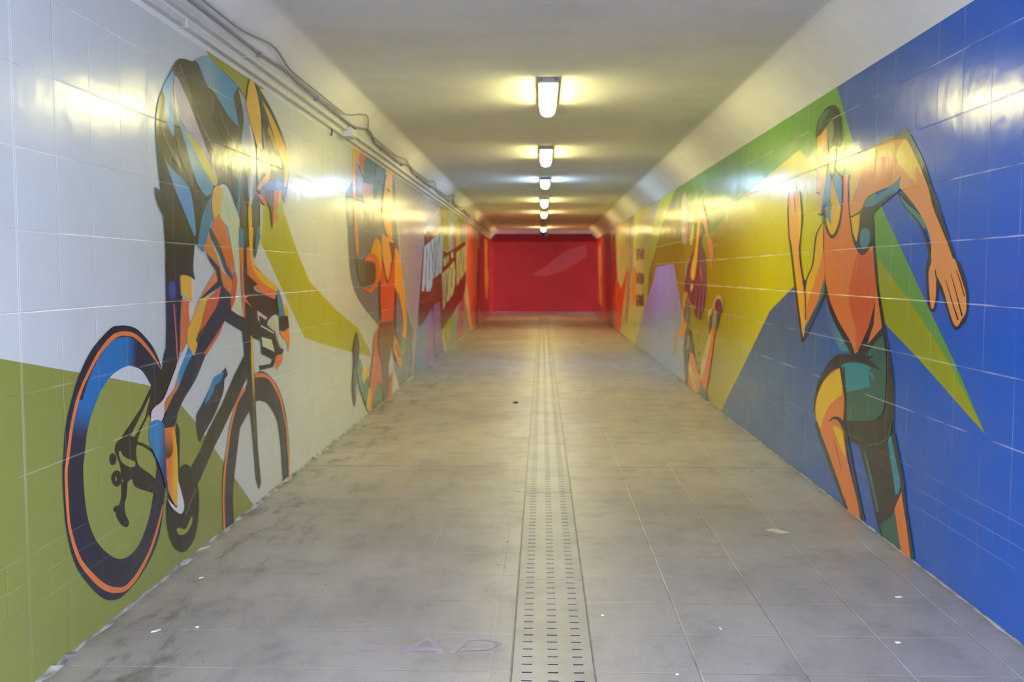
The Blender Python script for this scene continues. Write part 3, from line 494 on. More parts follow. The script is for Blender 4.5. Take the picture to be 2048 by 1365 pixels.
  ('splash',(130, 104, 70),1,None,'22156,1879* 21991,1431* 22123,1430* 22262,1880*'),
  ('splash',(130, 104, 70),1,None,'23422,2017* 23240,1544* 23387,1544* 23541,2020*'),
 ]),
 'endL': ('L', [
  ('panel',(238, 104, 40),0,None,'24766,2766 37893,2766 37058,2 34302,23 26426,43 25366,838 24544,1358'),
  ('panel',(236, 206, 140),0,None,'23739,978 24367,989 26809,2 25866,2'),
  ('panel',(180, 62, 40),0,None,'27718,2709 37892,2763 37058,2 30348,41 28086,1335'),
  ('figure',(214, 150, 100),1,None,'27922,2605 29241,2627 29215,1919 27869,1195 27237,788 27069,1616'),
  ('figure#2',(120, 50, 44),1,None,'28772,2203 30175,2160 29902,1323 29173,736 28918,37 28043,196 28740,1331'),
  ('figure#3',(232, 160, 62),1,None,'32011,2602 33755,2559 33732,1810 34666,1380 33390,623 32247,1308 32552,1964'),
  ('figure#2',(112, 74, 92),0,None,'27847,630 28709,486 28696,136 27623,216'),
  ('figure#3',(120, 66, 92),0,None,'32791,439 34631,238 34302,6 32490,53'),
  ('panel',(232, 58, 66),0,None,'35361,2537 38673,2438 37817,2 34952,13'),
 ]),
 'bgR': ('R', [
  ('olive_field',(150, 138, 0),0,None,'16679,2766 14587,2766 15352,2496 7681,2500 7748,1427 8573,1197 9361,774 10814,7 13547,2 20456,455 18124,1948'),
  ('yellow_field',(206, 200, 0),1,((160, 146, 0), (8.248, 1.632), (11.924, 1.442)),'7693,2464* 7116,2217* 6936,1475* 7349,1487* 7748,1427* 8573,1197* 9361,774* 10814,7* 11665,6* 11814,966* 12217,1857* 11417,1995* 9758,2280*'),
  ('green_field',(104, 158, 66),0,None,'6754,2766 6350,2317 5805,1893 5126,1379 4730,1083 4402,808 4456,852 4793,1082 5332,1371 5878,1614 6411,1926 7275,2280 7693,2464 9758,2280 11417,1995 12218,1869 14679,2600 14641,2766 9518,2766'),
  ('lime_band',(160, 164, 12),0,None,'6008,1691 5878,1614 5332,1371 4793,1082 4456,852 4402,808 4554,857 5219,1080 5731,1235 5894,1364'),
  ('grey_top',(165, 180, 180),0,None,'19076,2766 16601,2766 18148,2221 18984,1778 19731,1590'),
  ('pale_field',(208, 204, 124),0,None,'26862,2766 18201,2766 17517,2372 18108,1766 18557,1024 19446,607 20854,2 24877,22'),
  ('grey_stripe',(168, 170, 140),0,None,'22560,2766 21340,2766 21470,1704 22170,1375'),
  ('lemon_stripe',(214, 218, 120),0,None,'21112,2766 20042,2766 20411,2309 21039,2017'),
  ('orange_stripe',(230, 160, 80),0,None,'21470,1704 20777,1593 20721,966 21503,771 21901,1156'),
  ('brown_stripe',(176, 154, 110),0,None,'22700,1543 22190,1598 22254,925 22853,330 23413,420'),
  ('lime_strip',(196, 208, 60),0,None,'14641,2766 15965,2424 17105,2010 18256,1538 19176,794 19777,991 19135,1395 18465,1956 17524,2460 16601,2766'),
  ('lilac_field',(168, 164, 206),0,((156, 172, 186), (16.528, 1.162), (16.477, 0.579)),'17147,1632 14821,1662 14414,1353 13924,1015 13400,484 13270,21 15141,9 20856,11 19177,804 17510,1405'),
 ]),
 'runner': ('R', [
  ('arm#2',(112, 108, 84),1,None,'6246,2248* 6042,2260 5810,2294 5578,2290 5467,2309* 5398,2265 5199,2102 5085,1969 4956,1825 5105,1893* 5436,2185* 5871,2210'),
  ('arm#2',(44, 44, 48),1,None,'5184,2077* 5085,1969 4956,1825 4768,1596 4709,1560 4625,1448 4612,1347 4646,1292 4726,1253 4784,1269 4893,1390 4959,1451 4966,1388 5006,1327* 5078,1347 5123,1517 5098,1627 5092,1715 5233,1824 5453,1918 5562,1965 5312,1960'),
  ('leg',(38, 38, 42),1,None,'6542,990* 6251,1011* 5762,1208* 5715,1239* 5631,1104 5549,959 5522,813 5516,626* 5554,608 5679,535 6083,455* 6321,452* 6408,506 6976,386* 7058,456 7144,556 7077,709 6889,860 6684,958'),
  ('torso',(228, 124, 62),1,None,'6597,2156* 6418,2155* 6429,2019 6398,1890 6338,1760 6253,1682 6144,1646 6052,1668 5958,1746* 5914,1629 5868,1482 5800,1366 5754,1208* 6008,1088* 6251,1011* 6369,1088 6636,1210 6829,1338 6936,1475 6974,1659 6984,1785 6967,1885* 6865,1808 6769,1777 6681,1800 6600,1902 6577,2031'),
  ('torso',(216, 96, 50),1,None,'6250,1645* 6051,1650* 5925,1659* 5865,1441 5900,1322 6029,1114 6233,1025* 6233,1166 6390,1376'),
  ('torso',(60, 138, 164),1,((62, 104, 170), (6.506, 1.085), (6.759, 1.034)),'6904,1378* 6776,1255 6367,1069 6323,1024* 6510,1006* 6741,1103 6855,1200'),
  ('torso',(36, 34, 38),1,None,'6992,1893* 7018,1755 6990,1544 6902,1362 6704,1201 6439,1069 6297,992* 6225,1008* 6339,1091 6613,1217 6833,1368 6941,1545 6969,1753 6967,1892*'),
  ('torso',(36, 34, 38),1,None,'5968,1749* 5925,1599 5859,1422 5774,1250 5738,1159* 5681,1165* 5724,1254 5817,1425 5882,1600 5932,1748*'),
  ('torso',(36, 34, 38),0,None,'5877,1358 5901,1215 6008,1088 6127,1039 6202,1018 5989,1195'),
  ('torso',(36, 34, 38),1,None,'6444,2151* 6453,1992 6406,1861 6341,1746 6258,1672 6148,1632 6029,1656 5953,1717 5932,1806* 5959,1809* 5996,1722 6075,1668 6139,1653 6207,1679 6293,1748 6366,1860 6421,1990 6413,2148*'),
  ('head',(46, 52, 44),1,None,'7174,2481* 7240,2508 7208,2592 7123,2635 6978,2663 6802,2654 6685,2595 6624,2511 6618,2429 6646,2361 6734,2362 6852,2404 6968,2532'),
  ('head',(66, 116, 84),1,None,'7122,2631 6953,2652 6904,2631 7068,2571 7166,2540'),
  ('head',(112, 132, 104),1,None,'6968,2535 6829,2555 6787,2462 6875,2407 6939,2466'),
  ('face',(228, 178, 50),1,None,'6968,2532* 7112,2497 7187,2486 7217,2366 7185,2291 7217,2206* 7188,2153 7196,2101 7167,2056 7137,1990 7095,1941 7023,1975 6982,2083 6923,2256 6890,2287 6936,2432'),
  ('face',(226, 148, 82),1,None,'6967,2525* 7057,2427 7074,2321 6996,2271 6890,2287* 6937,2446'),
  ('face',(60, 110, 130),1,None,'7204,2096* 7115,2077* 7096,2088* 7189,2105*'),
  ('face',(60, 60, 60),1,None,'7212,2338* 7106,2291* 7087,2293* 7192,2340*'),
  ('neck',(222, 186, 88),1,None,'6896,2372* 6758,2375* 6731,2322 6767,2203 6812,2180* 6875,2251'),
  ('neck',(88, 148, 176),1,None,'6899,2254* 6835,2183 6822,2016 6976,2000 7083,1947* 6996,2102'),
  ('neck',(228, 178, 50),1,None,'6811,2167* 6760,2102 6616,1968 6582,1946 6630,1867 6693,1811 6781,1777 6890,1819 6944,1897* 6817,1951 6837,2054'),
  ('neck',(78, 140, 162),1,None,'6974,1972* 6837,2054* 6809,1843* 6908,1902'),
  ('neck',(88, 146, 178),1,None,'6746,2214* 6586,2145* 6582,1953* 6711,2048 6774,2137'),
  ('neck',(40, 40, 44),1,None,'7124,1939* 7030,1924 6957,1958* 6989,1965* 7058,1938 7117,1946*'),
  ('neck',(40, 40, 44),1,None,'6991,1962* 6966,1873 6904,1803 6782,1755 6654,1789 6577,1886 6549,2015 6565,2156* 6587,2158* 6582,2018 6621,1891 6706,1798 6779,1779 6850,1807 6918,1873 6955,1961*'),
  ('arm#1',(238, 166, 88),1,None,'7977,2184* 7811,2247 7741,2122* 7654,2145* 7581,1959 7599,1809 7634,1699 7580,1569 7452,1382 7408,1174 7466,1016* 7560,1113 7732,1415 7879,1733 7933,1821 7997,2035'),
  ('arm#1',(236, 186, 50),0,None,'7653,2134 7581,1959 7612,1794 7687,1816 7684,1969'),
  ('arm#1',(236, 180, 50),0,None,'7863,1725 7769,1703 7587,1471 7461,1322 7482,1034 7579,1166'),
  ('arm#1',(228, 178, 50),1,None,'6991,1883* 7160,1792 7213,1635 7247,1567 7389,1472 7437,1371 7404,1129* 7001,1362 6949,1492 6990,1709'),
  ('arm#1',(226, 134, 66),1,None,'6976,1684* 7067,1580 7211,1437 7361,1287 7391,1137* 7001,1362 6936,1475'),
  ('arm#1',(42, 120, 116),0,None,'6948,1482 6916,1381 7323,1156 7484,1068 7074,1332'),
  ('arm#1',(40, 40, 42),1,None,'7002,1885* 7179,1798 7234,1655 7280,1569 7423,1473 7471,1367* 7430,1366* 7383,1470 7241,1566 7195,1652 7142,1793 6980,1881*'),
  ('arm#1',(40, 40, 42),1,None,'7455,1010* 7250,1135 6968,1322 6861,1422* 6907,1425* 7003,1325 7286,1138 7505,1014*'),
  ('arm#1',(40, 40, 42),1,None,'7985,2185* 8021,2028 7973,1826 7909,1717 7746,1410 7574,1108 7515,1000* 7444,1008* 7517,1113 7686,1413 7847,1717 7926,1826 7973,2025 7969,2183*'),
  ('arm#1',(40, 40, 42),1,None,'7668,2146* 7589,1963 7612,1794 7642,1700 7587,1565 7457,1366 7422,1173* 7394,1175* 7416,1368 7544,1566 7598,1699 7583,1793 7546,1961 7639,2145*'),
  ('arm#1',(40, 40, 42),1,None,'7845,2192* 7810,2092 7768,1993* 7753,1992* 7787,2091 7829,2191*'),
  ('arm#2',(230, 148, 82),1,None,'6407,2144* 6371,2200 6247,2251 5997,2263 5767,2271 5492,2251* 5394,2209 5194,2025 5116,1949 5044,1843 4866,1670 4797,1596 4761,1579 4670,1471 4639,1427 4628,1347 4674,1303 4727,1267 4792,1297 4916,1449 4981,1498 4986,1400 5019,1339 5060,1366 5097,1520 5060,1636 5120,1747 5270,1858 5471,1966 5533,1993 5522,2052 5620,2017 5977,1992 6093,1969 6164,1916 6377,1879* 6415,1977'),
  ('arm#2',(232, 192, 66),1,None,'6408,2154* 6371,2200 6247,2251 5997,2263 5638,2254* 5633,2187 5896,2195 6135,2160 6280,2048 6384,1974* 6421,2060'),
  ('arm#2',(232, 192, 66),1,None,'5608,2176* 5485,2247 5394,2209 5230,2064 5130,1960* 5286,2083 5294,1995* 5527,2109'),
  ('arm#2',(232, 186, 56),0,None,'6377,1873 6200,1887 6203,1795 6255,1717 6329,1776'),
  ('arm#2',(40, 42, 44),1,None,'6164,1922* 5945,1925* 5703,1962 5555,1972* 5848,1904 5967,1865* 5929,1706 6070,1662 6223,1682 6212,1796'),
  ('arm#2',(62, 128, 142),0,None,'6093,1969 5787,1986 5515,2048 5547,1972 5703,1962 5945,1919 6127,1923'),
  ('arm#2',(60, 132, 142),1,None,'6182,1770 6117,1791 6014,1775 6001,1715 6071,1675 6176,1696'),
  ('arm#2',(62, 124, 122),1,None,'5531,1957* 5407,1896 5198,1812 5126,1742* 5187,1757 5366,1830'),
  ('arm#2',(44, 44, 46),1,None,'5561,1963* 5444,1878 5227,1770 5137,1677 5086,1588 5107,1517 5069,1365 5034,1335* 5017,1338* 5050,1366 5087,1517 5054,1588 5106,1679 5204,1774 5426,1881 5547,1965*'),
  ('arm#2',(44, 44, 46),1,None,'5008,1537* 4989,1496 4918,1443 4794,1291 4733,1260* 4720,1265* 4778,1294 4901,1445 4972,1499 4996,1538*'),
  ('arm#2',(44, 44, 46),1,None,'4873,1488* 4799,1392 4720,1299* 4704,1302* 4788,1394 4868,1489*'),
  ('arm#2',(44, 44, 46),1,None,'4811,1515* 4743,1418 4677,1320* 4662,1323* 4732,1419 4805,1516*'),
  ('arm#2',(44, 44, 46),1,None,'4755,1534* 4703,1477 4654,1410* 4644,1412* 4692,1479 4749,1535*'),
  ('shorts',(44, 98, 82),1,None,'5725,1161* 5677,1064 5660,948 5679,755 5782,676 5920,638 6361,568* 6385,753 6504,917* 6358,947 6076,1003 5816,1132'),
  ('shorts',(38, 140, 152),1,None,'6504,917* 6358,947 6073,964 5908,955* 5969,925 5926,842* 6375,755* 6434,846'),
  ('shorts',(36, 34, 38),0,None,'6201,1005 6077,1016 5869,1030 5966,1004 5744,959 5999,968 6219,972'),
  ('shorts',(40, 136, 146),0,None,'5997,940 5879,919 5849,881 5931,908'),
  ('leg',(226, 124, 54),1,None,'6535,898* 6768,834 6975,700 7092,563 7058,456 7017,426 6888,362 6725,269 6557,166 6297,2* 6048,2* 6103,93 6310,305 6405,463 6434,561* 6423,700 6486,820'),
  ('leg',(232, 188, 24),1,None,'6535,895* 6482,778 6478,726* 6751,616 6921,477 6907,461 6980,429* 7061,499 7070,613 6883,777'),
  ('leg',(232, 188, 24),1,None,'6672,491* 6471,489 6364,337* 6462,365 6600,448'),
  ('leg',(38, 36, 40),1,None,'6736,509* 6645,538 6561,545 6491,526 6405,477 6336,386 6222,233 6024,2* 5961,18* 6165,249 6276,400 6345,492 6416,549 6523,570 6661,552 6750,512*'),
  ('leg',(38, 36, 40),1,None,'7089,449* 7018,375 6861,288 6663,170 6351,2* 6284,6* 6589,193 6783,311 6936,397 7028,463*'),
  ('leg',(38, 36, 40),1,None,'6465,908* 6425,732 6407,555* 6355,563* 6384,738 6434,911*'),
  ('leg',(130, 80, 40),1,None,'6647,399* 6555,330 6457,232* 6447,235* 6539,335 6637,402*'),
  ('leg#2',(36, 36, 40),1,None,'6083,464* 5614,555* 5539,613* 5369,399 5357,341 5461,205 5544,148 5711,65* 5813,162 5952,334'),
  ('leg#2',(50, 110, 110),1,None,'6019,437* 5889,285 5758,123* 5725,134* 5846,297 5993,444*'),
  ('leg#2',(34, 132, 158),1,None,'5554,611* 5599,566 5543,454 5460,290* 5416,314 5398,385 5483,502'),
  ('leg#2',(40, 94, 80),0,None,'5719,57 5543,143 5461,203 5415,105 5362,5 5647,2'),
  ('leg#2',(228, 124, 50),0,None,'5371,330 5470,212 5415,105 5354,2 5216,2 5276,141 5345,272'),
  ('leg#2',(38, 36, 40),1,None,'5535,627* 5391,391 5341,272 5276,140 5212,2* 5164,17* 5234,154 5305,283 5347,402 5498,635*'),
  ('leg#2',(38, 36, 40),1,None,'6101,450* 5949,303 5772,87 5675,2* 5635,5* 5739,98 5914,313 6065,460*'),
  ('leg#1',(46, 90, 82),1,None,'5560,684* 5611,592 5750,532 5937,490* 5934,484* 5740,526 5590,591 5544,685*'),
 ]),
 'gymnast': ('R', [
  ('club',(176, 166, 172),1,None,'13816,2653* 13575,2586 13422,2407 13406,2205 13525,1988 13707,1919 14006,2005 14083,2324 14004,2571'),
  ('club',(222, 150, 90),0,None,'13730,2187 13492,2149 13573,2010 13766,2052'),
  ('leotard',(96, 60, 76),1,None,'12276,2116* 12118,2024 12335,1897 12178,1844 11945,1700 11854,1466 11909,1256 12041,1077 12219,947* 12698,976 12790,1088 13183,1142 13417,1243 13699,1251 13621,1458 13496,1635 13187,1732 12933,1793 12607,1855 12461,2013'),
  ('leotard',(90, 88, 108),0,None,'12338,1934 12178,1844 11945,1700 11854,1466 11905,1202 12173,1318 12346,1563 12519,1752'),
  ('leotard',(146, 164, 168),1,None,'13227,1729* 13563,1631 13668,1445* 13573,1444* 13428,1626 13147,1722*'),
  ('leotard',(140, 104, 128),1,None,'12620,1279* 12747,1065* 12664,1066* 12580,1279*'),
  ('leotard',(146, 110, 132),1,None,'12358,1346* 12504,972* 12406,975* 12300,1346*'),
  ('leotard',(60, 36, 50),1,None,'12463,1313* 12607,993* 12547,995* 12423,1313*'),
  ('leotard',(134, 110, 138),1,None,'12057,1381* 12230,972* 12136,975* 12002,1381*'),
  ('leotard',(214, 124, 60),0,None,'12391,1632 12228,1520 12218,1403 12341,1501'),
  ('leotard',(190, 200, 110),0,None,'13028,1395 12897,1358 13061,1270 13153,1321'),
  ('arm',(218, 152, 122),1,None,'12265,2440* 12143,2322 11874,2150 11755,1985 11544,1913 11317,1974 11475,1894 11400,1789 11524,1676 11702,1755 11819,1905 12088,2107 12356,2151 12440,2230 12334,2359'),
  ('arm',(216, 160, 110),1,None,'11581,1779* 11424,1702 11248,1631* 11204,1634* 11363,1704 11485,1782*'),
  ('arm',(216, 160, 110),1,None,'11663,1707* 11540,1560* 11490,1561* 11595,1707*'),
  ('arm',(220, 170, 130),1,None,'11401,1817* 11209,1846* 11278,1860* 11472,1831*'),
  ('hair',(228, 184, 66),1,None,'12557,2218* 12322,2205* 12492,1908 12629,1628 12779,1462 12988,1429 13125,1507 13007,1657 12729,1858'),
  ('hair',(212, 202, 120),1,None,'13048,2154 12875,2120 12986,1917 13157,1896 13208,1977'),
  ('arm#2',(208, 150, 88),1,None,'13653,1266* 13373,1257 13501,1139 13722,946 13384,838 13741,597 13993,651 14453,549 14648,275* 14769,392 14459,622 14104,758 13871,975 13791,1194'),
  ('leotard',(106, 118, 130),0,None,'13499,1119 13226,1127 13204,854 13619,860'),
  ('leg',(54, 60, 76),1,None,'13289,802* 13016,718 12783,493* 13125,445 13249,314 13268,2* 13453,2* 13620,294 13688,538'),
  ('leg',(100, 126, 138),0,None,'13325,679 13145,690 13092,574 13400,484'),
  ('leg',(218, 136, 68),1,None,'13083,469* 12782,480* 12482,333 12235,201 12297,6* 12828,12* 13224,12* 13244,260'),
  ('leg',(206, 188, 112),0,None,'13163,368 12980,285 12455,5 12743,9 13152,235'),
  ('leg#2',(218, 100, 48),1,None,'11395,905* 11197,882* 11314,720 11585,312 11780,112 11927,125 12272,184 12205,303 11997,538 11623,787'),
  ('leg#2',(198, 182, 74),1,None,'11427,886* 11548,704 11875,391 12159,209* 12240,263 11997,538 11623,787'),
  ('shoe',(74, 86, 98),1,None,'12196,205* 11890,123 11560,8* 11843,2 12258,17*'),
  ('leg#2',(124, 146, 146),0,None,'11280,1105 11087,1096 11198,888 11427,892 11470,1000'),
  ('shoe#2',(206, 192, 152),1,None,'11071,1281 10824,1248 10729,1169 10844,1121 11280,1111 11350,1171'),
  ('shoe#2',(96, 56, 82),1,None,'11192,1216 10943,1234 10788,1167 10841,1083 10959,1051 11043,935 11197,876* 11118,1083 11281,1117'),
  ('leg#2',(216, 182, 110),0,None,'11716,1071 11381,1136 11473,1046 11670,932'),
  ('leg#2',(108, 76, 86),0,None,'11607,1011 11473,1040 11528,886 11623,781'),
 ]),
 'wordsR': ('R', [
  ('letter#496_0',(112, 92, 92),0,None,'20708,2039 20590,2046 20566,1784 20685,1786'),
  ('letter#496_0',(112, 92, 92),0,None,'20698,1925 20492,1921 20489,1879 20694,1883'),
  ('letter#496_1',(112, 92, 92),0,None,'20469,2020 20354,2027 20331,1780 20448,1782'),
  ('letter#496_1',(112, 92, 92),0,None,'20468,2008 20267,2003 20264,1963 20465,1967'),
  ('letter#496_2',(112, 92, 92),0,None,'20217,2018 20104,2025 20085,1819 20199,1821'),
  ('letter#496_2',(112, 92, 92),0,None,'20216,2008 20020,2003 20016,1963 20212,1967'),
  ('letter#496_3',(112, 92, 92),0,None,'19991,2021 19880,2028 19859,1797 19971,1798'),
  ('letter#496_3',(112, 92, 92),0,None,'19982,1921 19790,1917 19787,1877 19978,1881'),
  ('letter#496_4',(112, 92, 92),0,None,'19767,1988 19659,1995 19642,1808 19751,1809'),
  ('letter#496_4',(112, 92, 92),0,None,'19760,1908 19572,1904 19569,1865 19756,1868'),
  ('letter#496_5',(112, 92, 92),0,None,'19533,2010 19428,2017 19409,1809 19515,1811'),
  ('letter#496_5',(112, 92, 92),0,None,'19518,1839 19335,1836 19332,1797 19514,1800'),
  ('letter#496_6',(112, 92, 92),0,None,'19319,1976 19216,1983 19199,1800 19303,1802'),
  ('letter#496_6',(112, 92, 92),0,None,'19318,1967 19139,1963 19136,1925 19315,1928'),
  ('letter#544_0',(112, 92, 92),0,None,'20663,1543 20545,1553 20523,1307 20642,1306'),
  ('letter#544_0',(112, 92, 92),0,None,'20645,1339 20440,1341 20436,1300 20641,1298'),
  ('letter#544_1',(112, 92, 92),0,None,'20423,1501 20307,1512 20291,1338 20408,1337'),
  ('letter#544_1',(112, 92, 92),0,None,'20416,1428 20216,1429 20212,1388 20412,1387'),
  ('letter#544_2',(112, 92, 92),0,None,'20174,1546 20061,1556 20041,1328 20154,1327'),
  ('letter#544_2',(112, 92, 92),0,None,'20157,1358 19962,1360 19958,1319 20153,1317'),
  ('letter#544_3',(112, 92, 92),0,None,'19947,1531 19837,1541 19816,1313 19927,1312'),
  ('letter#544_3',(112, 92, 92),0,None,'19946,1520 19755,1520 19751,1480 19942,1480'),
  ('letter#544_4',(112, 92, 92),0,None,'19725,1526 19618,1536 19597,1307 19706,1306'),
  ('letter#544_4',(112, 92, 92),0,None,'19708,1337 19522,1339 19518,1299 19705,1297'),
  ('letter#544_5',(112, 92, 92),0,None,'19488,1508 19383,1518 19364,1306 19470,1305'),
  ('letter#544_5',(112, 92, 92),0,None,'19480,1417 19298,1418 19294,1379 19477,1377'),
  ('letter#544_6',(112, 92, 92),0,None,'19278,1521 19176,1531 19159,1350 19263,1349'),
  ('letter#544_6',(112, 92, 92),0,None,'19265,1373 19087,1375 19083,1336 19262,1335'),
  ('letter#589_0',(112, 92, 92),0,None,'20621,1073 20503,1086 20480,839 20599,835'),
  ('letter#589_0',(112, 92, 92),0,None,'20611,966 20407,972 20403,930 20607,924'),
  ('letter#589_1',(112, 92, 92),0,None,'20383,1066 20268,1079 20246,833 20362,830'),
  ('letter#589_1',(112, 92, 92),0,None,'20374,960 20174,965 20170,924 20370,919'),
  ('letter#589_2',(112, 92, 92),0,None,'20132,1080 20020,1093 20000,874 20113,870'),
  ('letter#589_2',(112, 92, 92),0,None,'20131,1070 19936,1074 19933,1034 20128,1029'),
  ('letter#589_3',(112, 92, 92),0,None,'19908,1096 19798,1108 19777,873 19887,869'),
  ('letter#589_3',(112, 92, 92),0,None,'19898,994 19708,999 19704,959 19895,954'),
  ('letter#589_4',(112, 92, 92),0,None,'19685,1077 19578,1090 19559,881 19667,877'),
  ('letter#589_4',(112, 92, 92),0,None,'19670,905 19483,911 19480,872 19666,866'),
  ('letter#589_5',(112, 92, 92),0,None,'19451,1091 19346,1103 19328,906 19434,902'),
  ('letter#589_5',(112, 92, 92),0,None,'19450,1082 19268,1086 19265,1047 19447,1043'),
  ('letter#589_6',(112, 92, 92),0,None,'19242,1109 19139,1121 19120,908 19223,905'),
  ('letter#589_6',(112, 92, 92),0,None,'19226,933 19048,939 19045,900 19223,895'),
 ]),
 'endR': ('R', [
  ('panel',(234, 88, 40),0,None,'35588,2755 26848,2747 26180,1401 24512,1137 22586,1725 22832,1543 24155,581 24877,22 28123,2 35292,2'),
  ('panel',(186, 66, 44),0,None,'32099,2730 26845,2720 26180,1401 27408,787 26950,2 29855,2 31954,1311'),
  ('figure',(132, 60, 46),1,None,'30368,2756 28812,2751 28519,1908 29083,1183 28200,765 28539,4 29628,2 30162,713 29763,1325 30761,1938'),
  ('figure#2',(234, 160, 84),1,None,'34309,2418 33142,2337 32792,1636 33316,1302 32167,822 32669,447 33823,615 34209,1468'),
  ('figure#2',(110, 82, 104),0,None,'34409,494 32948,471 33184,27 34667,30'),
  ('figure#1',(206, 150, 90),0,None,'28190,2724 27598,2726 27544,2171 28123,2044'),
 ]),
}
GAIN = {'bgL': (1.0, 1.0, 1.0), 'bgR': (1.05, 1.05, 1.1), 'lettering': (0.72, 1.0, 0.95), 'endL': (1.0, 1.05, 0.9), 'endR': (1.0, 1.05, 0.9), 'wordsR': (0.8, 0.9, 0.9)}
def albedo(c, key):
    g = GAIN.get(key, (1.1, 1.1, 1.1))
    return [round(min(0.9, v * k), 4) for v, k in zip(lin(c), g)]
def outline(s, smooth):
    P = []
    for q in s.split():
        sh = q.endswith('*'); a, b = q.rstrip('*').split(',')
        P.append((int(a) / 1000, int(b) / 1000, sh or not smooth))
    n = len(P)
    if not smooth: return [(p[0], p[1]) for p in P]
    out = []
    for i in range(n):
        p0, p1, p2, p3 = P[i-1], P[i], P[(i+1) % n], P[(i+2) % n]
        a = p1 if p1[2] else p0; d = p2 if p2[2] else p3
        for k in range(5):
            u = k / 5.0; u2, u3 = u * u, u * u * u
            out.append(tuple(max(0.5 * (2*p1[j] + (p2[j]-a[j])*u + (2*a[j]-5*p1[j]+4*p2[j]-d[j])*u2 + (3*p1[j]-a[j]-3*p2[j]+d[j])*u3), 0.002 if j else -9) for j in (0, 1)))
    return out
STEP = {'bgL': 0.0001, 'bgR': 0.0001, 'athlete': 0.0002, 'gymnast': 0.0002, 'lettering': 0.0004, 'endL': 0.0006, 'endR': 0.0006, 'wordsR': 0.0002}   # thickness of each coat of paint
def paint_parts(key, parent, layer0):
    wall, items = ART[key]
    sx, face = (1, XL) if wall == 'L' else (-1, XR)
    parts = {}; order = []
    off = layer0; step = STEP.get(key, 0.00004)
    for part, c, smooth, grad, pts in items:
        if part not in parts: parts[part] = (bmesh.new(), []); order.append(part)
        bm, mats = parts[part]
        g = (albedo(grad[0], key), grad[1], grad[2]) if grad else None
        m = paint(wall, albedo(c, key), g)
        if m not in mats: mats.append(m)
        P = outline(pts, smooth)
        Q = []
        for p in P:
            if not Q or (abs(p[0]-Q[-1][0]) + abs(p[1]-Q[-1][1])) > 1e-5: Q.append(p)
        x = face + sx * off
        f = bm.faces.new([bm.verts.new((x, a, min(b, 2.768))) for a, b in Q])
        f.normal_update()
        if f.normal.x * sx < 0: f.normal_flip()
        f.material_index = mats.index(m)
        off += step
    made = []
    for part in order:
        bm, mats = parts[part]
        made.append(obj(part.split('#')[0], bm, mats, parent, recalc=False))
    return made

# ================================================================ SETTING
bm = bmesh.new()
for a, b in ((XL - 0.3, DX0 - 0.006), (DX1 + 0.006, XR + 0.3)): box(bm, a, b, Y0, 34.3, -0.25, 0)
box(bm, XL - 0.3, XR + 0.3, 34.3, Y1, -0.25, 0)
box(bm, -XS, XS, Y1, Y2 + 0.3, -0.25, 0)
floor = tag(obj('floor', bm, M_FLOOR), kind='structure')
bm = bmesh.new(); box(bm, DX0 - 0.006, DX1 + 0.006, Y0, 34.3, -0.25, -0.14)
tag(obj('trim_1', bm, M_SLUDGE), 'dark bottom of the drain channel under the slotted covers', kind='structure')
bm = bmesh.new(); box(bm, DX0 - 0.006, DX0, Y0, 34.3, -0.14, 0.0); box(bm, DX0, DX0 + 0.012, Y0, 34.3, -0.14, -0.0060)
tag(obj('trim_2', bm, M_RAIL), kind='structure')
bm = bmesh.new(); box(bm, DX1, DX1 + 0.006, Y0, 34.3, -0.14, 0.0); box(bm, DX1 - 0.012, DX1, Y0, 34.3, -0.14, -0.0060)
tag(obj('trim_3', bm, M_RAIL), kind='structure')
bm = bmesh.new(); box(bm, -14, 14, Y0 - 16, Y0, -0.25, -0.005); box(bm, XS, XS + 10, Y1 - 8, Y2 + 8, -0.25, -0.005); box(bm, -XS - 10, -XS, Y1 - 8, Y2 + 8, -0.25, -0.005)
tag(obj('ground', bm, M_OUT), kind='structure')

WL = albedo((206, 212, 208), 'bgL'); WB = None
bm = bmesh.new(); box(bm, XL - 0.3, XL, Y0, Y1, 0, ZW)
wall_left = tag(obj('wall_left', bm, paint('L', (0.64, 0.675, 0.65))), kind='structure')
bm = bmesh.new(); box(bm, XR, XR + 0.3, Y0, Y1, 0, ZW)
wall_right = tag(obj('wall_right', bm, paint('R', (0.002, 0.112, 0.56), ((0.040, 0.125, 0.36), (4.3, 1.2), (8.6, 1.2)))), kind='structure')
# ceiling slab with its sloped haunches along both walls
bm = bmesh.new()
box(bm, XL - 0.3, XR + 0.3, Y0, Y1, ZC, ZC + 0.3); box(bm, -XS, XS, Y1, Y2 + 0.3, ZC, ZC + 0.3)
ceiling = tag(obj('ceiling', bm, M_CEIL), kind='structure')
def haunch(x, s):
    r = 0.05
    bm = bmesh.new()
    prof = [(x - s * 0.3, ZW), (x, ZW), (x + s * (HB - r), ZC - r * 1.0)]
    for k in range(1, 6):
        u = k / 6; prof.append((x + s * (HB - r + 2.4 * r * u - 0.6 * r * u * u), ZC - r * (1 - u) ** 2))
    prof += [(x + s * (HB + 1.2 * r), ZC), (x - s * 0.3, ZC)]
    prism(bm, prof, Y0, Y1)
    return tag(obj('trim_4' if s > 0 else 'trim_5', bm, M_HAUNCH), kind='structure')
haunch(XL, 1); haunch(XR, -1)
